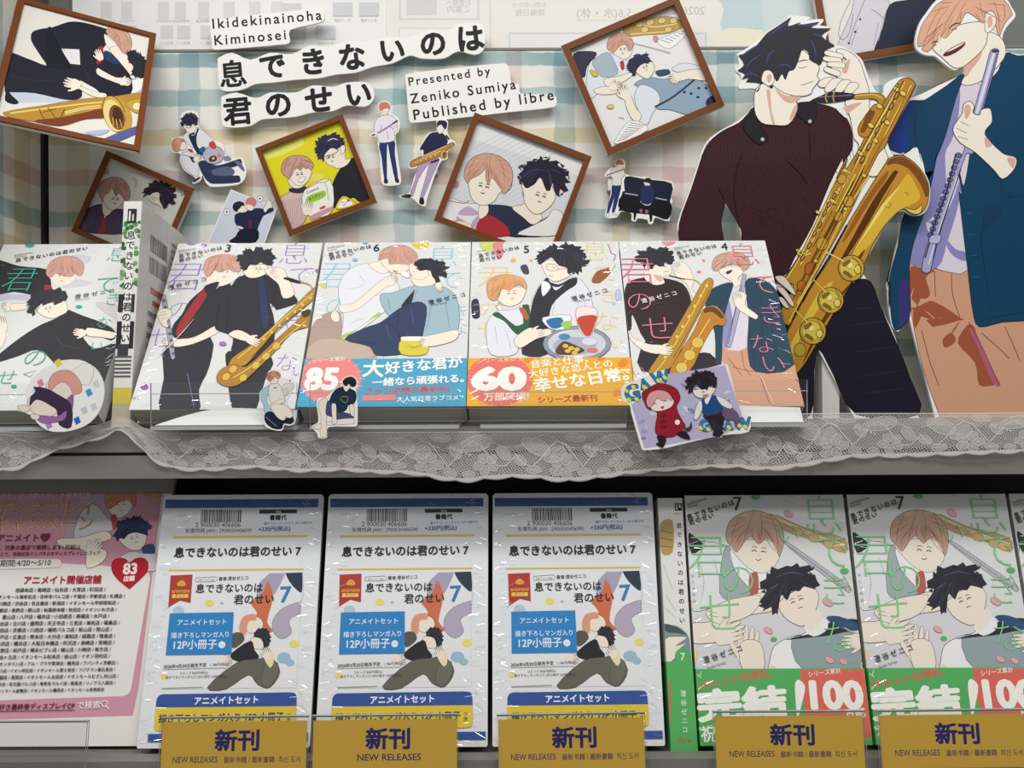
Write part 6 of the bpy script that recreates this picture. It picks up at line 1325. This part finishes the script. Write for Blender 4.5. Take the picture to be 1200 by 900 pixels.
    A.f('DDB43C', P('S3', '520,120 570,200 590,260 540,300 470,330 380,420 300,530 200,640 180,620 290,450 400,280 470,180')); A.f('EFDD6C', P('S3', '470,190 420,260 330,390 240,520 190,590 260,470 360,310')); A.f('6A3A16', P('S3', '265,560 240,620 170,720 200,640')); A.f('E2C658', P('S3', '500,320 560,330 600,300 590,350 540,352'), o=G3)
    A.f('DDBC46', P('S4', '480,0 400,150 300,300 250,420 220,400 300,230 400,60')); A.f('6A3A16', P('S4', '580,10 500,140 420,260 350,400 300,480 360,340 440,180'))
    A.s('7C4A1A', .7, P('S3', '420,200 300,400 180,600'), P('S3', '400,285 420,300 400,320 380,305'), P('S3', '500,230 520,235 510,250'), P('S3', '280,400 290,410'))
    # main tube
    A.f(G0, P('S25', '600,395 625,372 660,368 690,395 680,430 640,500 580,620 545,690'), P('S3', '345,0 270,150 180,340 60,560 -30,720'), P('S4', '350,0 270,150 220,260 170,180 250,20'), P('S2', '640,760 700,720 850,480 960,230 1060,20'), P('S25', '360,800 430,690 470,600 530,500'), o=G3, ow=.9)
    A.f(G0, P('S25', '500,490 540,500 530,550 470,640 430,640 420,600 450,550 480,510'), o=G3); A.f('7A4A1C', P('S25', '470,520 500,530 450,620 430,620'))
    A.f('7C4A1A', P('S2', '1170,60 1090,240 960,460 860,640 770,820 740,860 830,660 960,420 1080,200'))
    A.f('C0682E', P('S2', '770,760 800,745 825,770 810,800 780,805'), o=G3); A.f('B4602C', P('S2', '820,650 860,640 880,670 850,710 815,700'), o=G3)
    for L_, c_, w_ in (('605,400 540,530 460,680 380,830 300,990', G1, 1.8), ('640,385 590,480 500,660 420,830 330,1000', G1, 1.3), ('670,400 610,510 540,650', 'F2E38A', 1.0), ('615,385 560,500 470,660 350,880', 'F6EDB0', .7), ('655,420 590,560 520,690 450,820 370,980', G2, .9)): A.s(c_, w_, P('S25', L_))
    for L_, c_, w_ in (('1000,150 900,370 780,610 700,740', 'EBD66A', 2.2), ('1020,200 900,430 790,650', 'F6EDB0', .8), ('1190,130 1060,330 930,590 770,880', 'DDBE4A', 2.0), ('1130,20 1000,290 860,550', G2, .9), ('1160,140 1050,320 920,560 760,860', G3, .6), ('1110,120 990,360', 'EBD66A', 1.2)): A.s(c_, w_, P('S2', L_))
    A.s('1A1014', 2.2, P('S2', '1060,420 960,600 860,760 800,870'))
    A.s('DDBE4A', 1.6, P('S4', '350,0 290,110 220,240')); A.s(G3, .5, P('S4', '365,0 300,120 232,250'))
    for x, y, r_ in ((465, 110, 76), (360, 290, 78)):
        A.e('C9A63A', x, y, r_, r_, fr='S4', o=G3, ow=1.0); A.e('D9C250', x-12, y, r_*.78, r_*.78, fr='S4', o=G3, ow=.5); A.e('E2CF62', x+r_*.5, y+15, 20, 24, fr='S4', o=G3, ow=.8); A.s(G1, 1.1, P('S4', '%d,%d %d,%d' % (x-100, y-120, x+25, y+5))); A.s(G3, .6, P('S4', '%d,%d %d,%d %d,%d' % (x-40, y-55, x-66, y, x-40, y+58)), P('S4', '%d,%d %d,%d %d,%d' % (x+25, y-70, x+62, y, x+40, y+60)))
    A.e('C9A63A', 185, 672, 76, fr='S3', o=G3, ow=1); A.e('D9C250', 175, 672, 58, fr='S3', o=G3, ow=.5); A.e('E2CF62', 224, 680, 20, 26, fr='S3', o=G3, ow=.8); A.s('EFE08A', 1.3, P('S3', '30,575 130,625 215,680')); A.s(G3, .6, P('S3', '190,605 235,650 240,720'))
    A.e('B9A03A', 285, 400, 34, 40, fr='S4', o=G3, ow=.7)
    for x, y, r_ in ((1030, 150, 26), (915, 530, 34), (1070, 280, 30), (1010, 370, 26)): A.e('C99A3A', x, y, r_, r_*1.15, 20, fr='S2', o=G3, ow=.7)
    for x, y in ((1000, 230), (975, 275), (890, 345), (1050, 325), (775, 570), (810, 590), (880, 630), (1050, 100), (1160, 130)): A.e('E6CB52', x, y, 15, 10, 30, fr='S2', o=G3, ow=.6)
    for x, y in ((520, 500), (555, 575), (480, 590), (500, 660), (430, 720), (600, 420), (630, 440)): A.e('E6CB52', x, y, 16, 11, 35, fr='S25', o=G3, ow=.7)
    A.s('E6CB52', 1.6, P('S2', '940,275 1000,290'), P('S2', '1030,100 1080,115'), P('S2', '770,580 800,600 850,585')); A.s(G3, .6, P('S2', '940,290 1000,302'), P('S2', '775,560 765,590 790,610'))
    for L_ in ('1060,40 960,235 860,440 770,620 700,730', '1150,100 1040,320 920,560 790,830', '1100,160 1000,350 900,560'): A.s(G3, .8, P('S2', L_))
    for L_ in ('612,392 545,510 470,640 400,770', '690,395 620,540 560,650', '632,380 560,520 490,660'): A.s(G3, .8, P('S25', L_))
    for x, y, a_ in ((985, 250, 30), (955, 300, 30), (930, 350, 30), (900, 420, 30), (870, 470, 30), (840, 540, 30), (800, 610, 30)): A.e('8A5A1E', x, y, 22, 9, -62, fr='S2', o=G3, ow=.5); A.s('F6E9A0', .5, P('S2', '%d,%d %d,%d' % (x-6, y+10, x+6, y-12)))
    for x, y in ((600, 450), (575, 500), (540, 560), (510, 610), (470, 690), (440, 750)): A.e('8A5A1E', x, y, 20, 9, -58, fr='S25', o=G3, ow=.5); A.s('F6E9A0', .5, P('S25', '%d,%d %d,%d' % (x-5, y+8, x+6, y-10)))
    for cx, cy, fr_ in ((465, 110, 'S4'), (360, 290, 'S4'), (185, 672, 'S3')):
        A.f('8A6420', P(fr_, '%d,%d %d,%d %d,%d %d,%d' % (cx-52, cy-30, cx-15, cy-52, cx-5, cy-40, cx-40, cy-10))); A.f('8A6420', P(fr_, '%d,%d %d,%d %d,%d %d,%d' % (cx-48, cy+30, cx-5, cy+54, cx+5, cy+42, cx-36, cy+14))); A.f('F2E48C', P(fr_, '%d,%d %d,%d %d,%d %d,%d' % (cx-20, cy-20, cx+5, cy-30, cx+5, cy-5, cx-15, cy)))
    # fingers at the lower keys
    for q in ('640,720 690,720 730,770 760,820 750,830 690,780 650,745', '650,780 690,790 740,860 750,895 730,890 690,840 655,800', '660,840 690,850 720,900 700,905 670,870'): A.f('E6DACE', P('S2', q), o=LINE, ow=.7)
def flute_man(A):
    A.f('D29E80', P('S3', '530,640 700,680 880,670 900,900'), P('S26', '990,630 1100,610 1220,590 1230,900'), P('G', '1210,500 1105,500'), P('S4', '1110,800 1010,520 940,190 930,20'), o=LINE, ow=.7)
    A.f('F0EEEA', P('S26', '1085,900 1100,905 1090,985 1060,985'), ) if False else None
    for q in ('700,540 760,520 820,535 900,590 920,600 860,600 800,590 790,600 720,540 690,600 700,520', '820,690 860,660 880,700 830,730', '890,710 920,640 945,620 970,640 1000,760 1040,850 1080,900 1060,905 990,905 970,800', '690,640 730,545 700,535 680,560', '670,350 780,365 740,400 760,480 720,500 690,440 665,480'): A.f('A0573A', P('S26', q))
    for q in ('668,540* 700,545 740,560 790,610* 740,590 700,575*', '700,540* 760,510 800,525* 860,560 910,598* 850,600 800,585*', '740,600* 800,592 900,600* 830,622 770,632*', '905,600* 870,640 825,728* 840,700 880,640*', '690,420* 720,480 700,530* 672,500*'): A.f('A0573A', P('S26', q))
    A.f('B4627E', P('S26', '940,640 970,650 1010,740 1050,830 1090,905 1060,905 1020,820 970,700'))
    A.s('6A3A28', .8, P('S26', '780,370 785,490'), P('S26', '860,370 865,480 900,590'), P('S26', '940,610 1000,720 1085,905'), P('S26', '720,650 760,800 800,905'), P('S26', '1110,630 1150,720 1180,790'), P('S26', '1000,660 1080,730 1130,780'))
    A.f('DDD3DF', P('S25', '930,350 1000,400 1030,330 1000,560 910,900'), P('S3', '820,90 870,680 700,680 690,675 640,660 530,640 570,480 640,300 690,100'), P('S25', '780,760 830,640 880,470'), o=LINE, ow=.6)
    A.f('8A88BC', P('S25', '870,480 900,420 890,560 860,660 830,720 830,900 750,900 800,720')); A.f('8A88BC', P('S3', '640,160 690,0 720,0 690,180 720,300 640,400 760,320 830,130 820,280 750,520 690,670 530,640 570,480 590,350')); A.f('DDD3DF', P('S3', '625,400 660,420 640,460')); A.f('8A88BC', P('S3', '750,510 800,560 860,580 865,630 800,610 755,560'))
    # jacket
    A.f('104060', P('S25', '730,470 650,480 560,620 545,660 570,700 640,720 700,690 740,820 720,900'), P('S3', '600,120 640,200 625,300 590,350 500,350 460,540 410,740 410,900'), P('S4', '815,0 815,130 830,250 860,285 930,205 930,20'), P('S3', '530,640 560,500 620,330 660,160 690,0'), P('S25', '780,760 830,640 880,460 920,345 840,400 780,440'), o='0C1E30', ow=.8)
    A.f('1A3A86', P('S25', '560,630 650,490 690,480 660,560 660,680 640,715 580,700')); A.f('3A3478', P('S4', '870,0 925,0 925,150 930,200 880,270 870,240'))
    A.f('104060', P('S25', '1110,250 1170,262 1260,275 1265,900'), P('G', '1225,340* 1218,372'), P('S26', '1100,610 990,632 960,560 940,400 905,100 895,0'), P('S3', '835,240 820,100'), P('S25', '920,870 960,640 1010,420 1080,330'), o='0C1E30', ow=.8)
    A.s('0E2C46', 1.1, P('S26', '1030,0 1000,200 1010,330 1050,560'), P('S26', '1200,10 1120,30 1150,0'), P('S26', '950,300 1000,310'), P('S25', '700,500 690,620 720,760'), P('S25', '1030,600 1080,800 1100,900'), P('S26', '990,600 1100,580 1200,560'), taper=True); A.f('123A5A', P('S26', '1020,80 1080,60 1100,90 1050,150 1010,180')); A.s('2E6088', .8, P('S26', '920,100 960,100'), P('S26', '930,200 970,200'), P('S26', '945,300 985,295'), P('S26', '950,400 1000,395'), taper=True)
    # neck and head
    A.f(SKL, P('S25', '1000,160 1085,170 1115,250 1060,330 1000,380 940,400 905,390 930,340 920,310'), o=LINE, ow=.7); A.f(SKS, P('S25', '920,310 1000,240 990,280 950,330 930,360')); A.f(SKL, P('S25', '770,220 790,150 1010,100 1025,190 1000,240 920,310 870,318 810,265 790,250'), o=LINE, ow=.8)
    A.f(SKL, P('S25', '1015,120 1020,65 1045,52 1068,75 1065,120 1040,150 1020,150'), o=LINE, ow=.6); A.f(SKS, P('S25', '1030,80 1050,80 1050,115 1032,130'))
    A.f('E0AC8E', P('S25', '700,190 720,120 760,60 800,15 880,-20 1000,-25 1090,-10 1130,30 1145,70* 1110,110 1085,170* 1068,130 1068,80 1050,52 1020,62 1010,110 970,80 930,60 900,110 860,150 830,180 800,160* 780,215 745,245* 720,230 735,210 705,220'), o='6A3A2A', ow=.6)
    A.s('F0BFA0', 1.4, P('S25', '880,10 830,60 790,140'), P('S25', '960,10 900,60 850,130'), taper=True); A.s('A85F48', .7, P('S25', '900,0 850,80 810,170'), P('S25', '930,0 900,60 870,130'), P('S25', '820,20 760,120 730,220'), P('S25', '990,0 1000,50 1010,100'), P('S25', '1060,10 1080,80 1085,150'), P('S25', '850,30 790,120 770,210'), P('S25', '1100,10 1110,60 1105,100'), taper=True)
    A.s('2E2328', 1.4, P('S25', '845,135 875,112 905,108'), P('S25', '765,205 782,195 800,198'), taper=True); A.s('7A5060', .9, P('S25', '860,140 885,135'), P('S25', '772,216 790,210')); A.s('B98577', .6, P('S25', '806,240 815,234'))
    A.f('6A2236', P('S25', '820,258 860,225 920,198 918,215 880,245 840,262'), o=LINE, ow=.7); A.f('F2ECE6', P('S25', '835,245 870,222 918,200 912,208 870,232'))
    # flute and hand
    A.f('A9A7CC', P('S25', '1045,235 1082,238 1000,540 960,720'), P('S3', '860,0 690,500 650,690 600,685 640,510 810,60'), P('S25', '920,700 965,520 1020,320'), o='2A2A4A', ow=.8); A.f('DCDAEE', P('S25', '1052,250 1064,252 985,530 972,530')); A.s('3A3A6A', 1.0, P('S25', '1074,250 1000,520'), P('S3', '830,90 720,420 660,650')); A.s('E9E7F4', 1.0, P('S3', '810,130 700,450 640,650')); A.e('3A3A5A', 1064, 240, 17, 8, fr='S25')
    for i in range(14): A.e('6A6A9A', 815-i*12.5, 10+i*36, 17, 14, fr='S3', o='1E1E3A', ow=.8); 
    A.s('2A2A4A', 1.6, P('S3', '800,0 740,240 680,400 620,610')); A.f('B9B7D8', P('S3', '655,480 710,480 700,525 645,522'), o='2A2A4A', ow=.7)
    A.f(SKL, P('S25', '915,490 945,475 965,500 960,530 990,540 1000,515 1040,510 1050,560 1045,580 1015,630 1100,720 1160,740 1155,790 1100,840 1060,800 970,715 900,670 865,610 890,560 910,530'), o=LINE, ow=.8); A.f(SKS, P('S25', '920,500 940,490 950,520 930,560 920,540')); A.f(SKS, P('S25', '1015,640 1050,680 1020,690')); A.f(SKS, P('S25', '1120,740 1158,745 1150,790 1130,770')); A.s(LINE, .6, P('S25', '900,570 940,590'), P('S25', '880,600 930,625'), P('S25', '890,640 935,655'))
def standee(label, D, c, outline, draw, foot, holes=()):
    pl = facing(c[0], c[1], D); pl = Plane(Vector((pl.o.x, D, H+SHZ)), (1, 0, 0), (0, 0, 1))
    A = Art(pl, 'gloss'); th = .003
    A.slab(outline, th, 'F2F1EE', 'E6E5E0', w1=0); A.w = 4e-5
    draw(A)
    o = A.build('standee', None, label, 'standee', SG)
    a = Art(pl)   # folding strut behind
    for x0, x1 in foot:
        u0, u1 = pl.px(x0, 470)[0], pl.px(x1, 470)[0]; a.box(u0, u1, 0, .055, -.022, -th, 'D5D4CE')
    a.build('foot_strut', o)
    return o
out1 = (P('S1', '430,470 525,470 525,540 500,590 420,660 320,715 240,780 195,880') + P('S2', '205,10 140,210 70,410 85,510') + P('G', '799,300 812,335 834,354* 846,330* 848,300* 844,262 851,238* 864,258 869,283 866,310* 860,335* 837,356* 850,364 900,400* 925,430* 938,484* 938,495* 952,495*')
         + P('G', '956,404* 1004,495* 1078,495*') + P('S4', '930,560 870,400 830,290 760,150 690,20') + P('S3', '360,890 285,745 258,700 270,640 320,540 380,435 440,355 490,335 540,360 600,358 640,305 650,200 620,115 555,45 480,5') + P('S25', '640,715 600,740 570,700 560,640 600,580 660,475 692,420 690,385 640,360 585,372 545,400 540,440 500,420 460,330 440,280 400,245 340,215 300,210 270,180 290,130 240,120* 260,90 180,95* 200,80 100,72* 60,110') + P('S1', '600,130 540,185 480,230 420,265 425,290 430,330 412,365 440,390 440,420'))
standee('large standee of a dark haired man in burgundy jumper playing a saxophone', .806, (950, 470), out1, sax_man, [(965, 985)])
out2 = (P('S25', '690,190 710,110 750,50 790,0 850,-30 1000,-45 1100,-25 1140,30 1160,75 1120,125 1100,170 1110,235 1180,255 1280,270') + P('G', '1225,300* 1225,495* 1097,495*') + P('S4', '1035,620 975,400 928,212* 862,295* 825,260 805,130 800,0') + P('S3', '400,800 440,600 480,440 497,340 560,300 600,200 560,80 500,10') + P('S25', '560,720 540,660 560,610 640,480 720,440 800,400 915,345 915,315 870,328 810,285 780,262 740,258 700,235'))
standee('large standee of a laughing light haired man in teal jacket holding a flute', .818, (1130, 470), out2, flute_man, [(1110, 1140)])
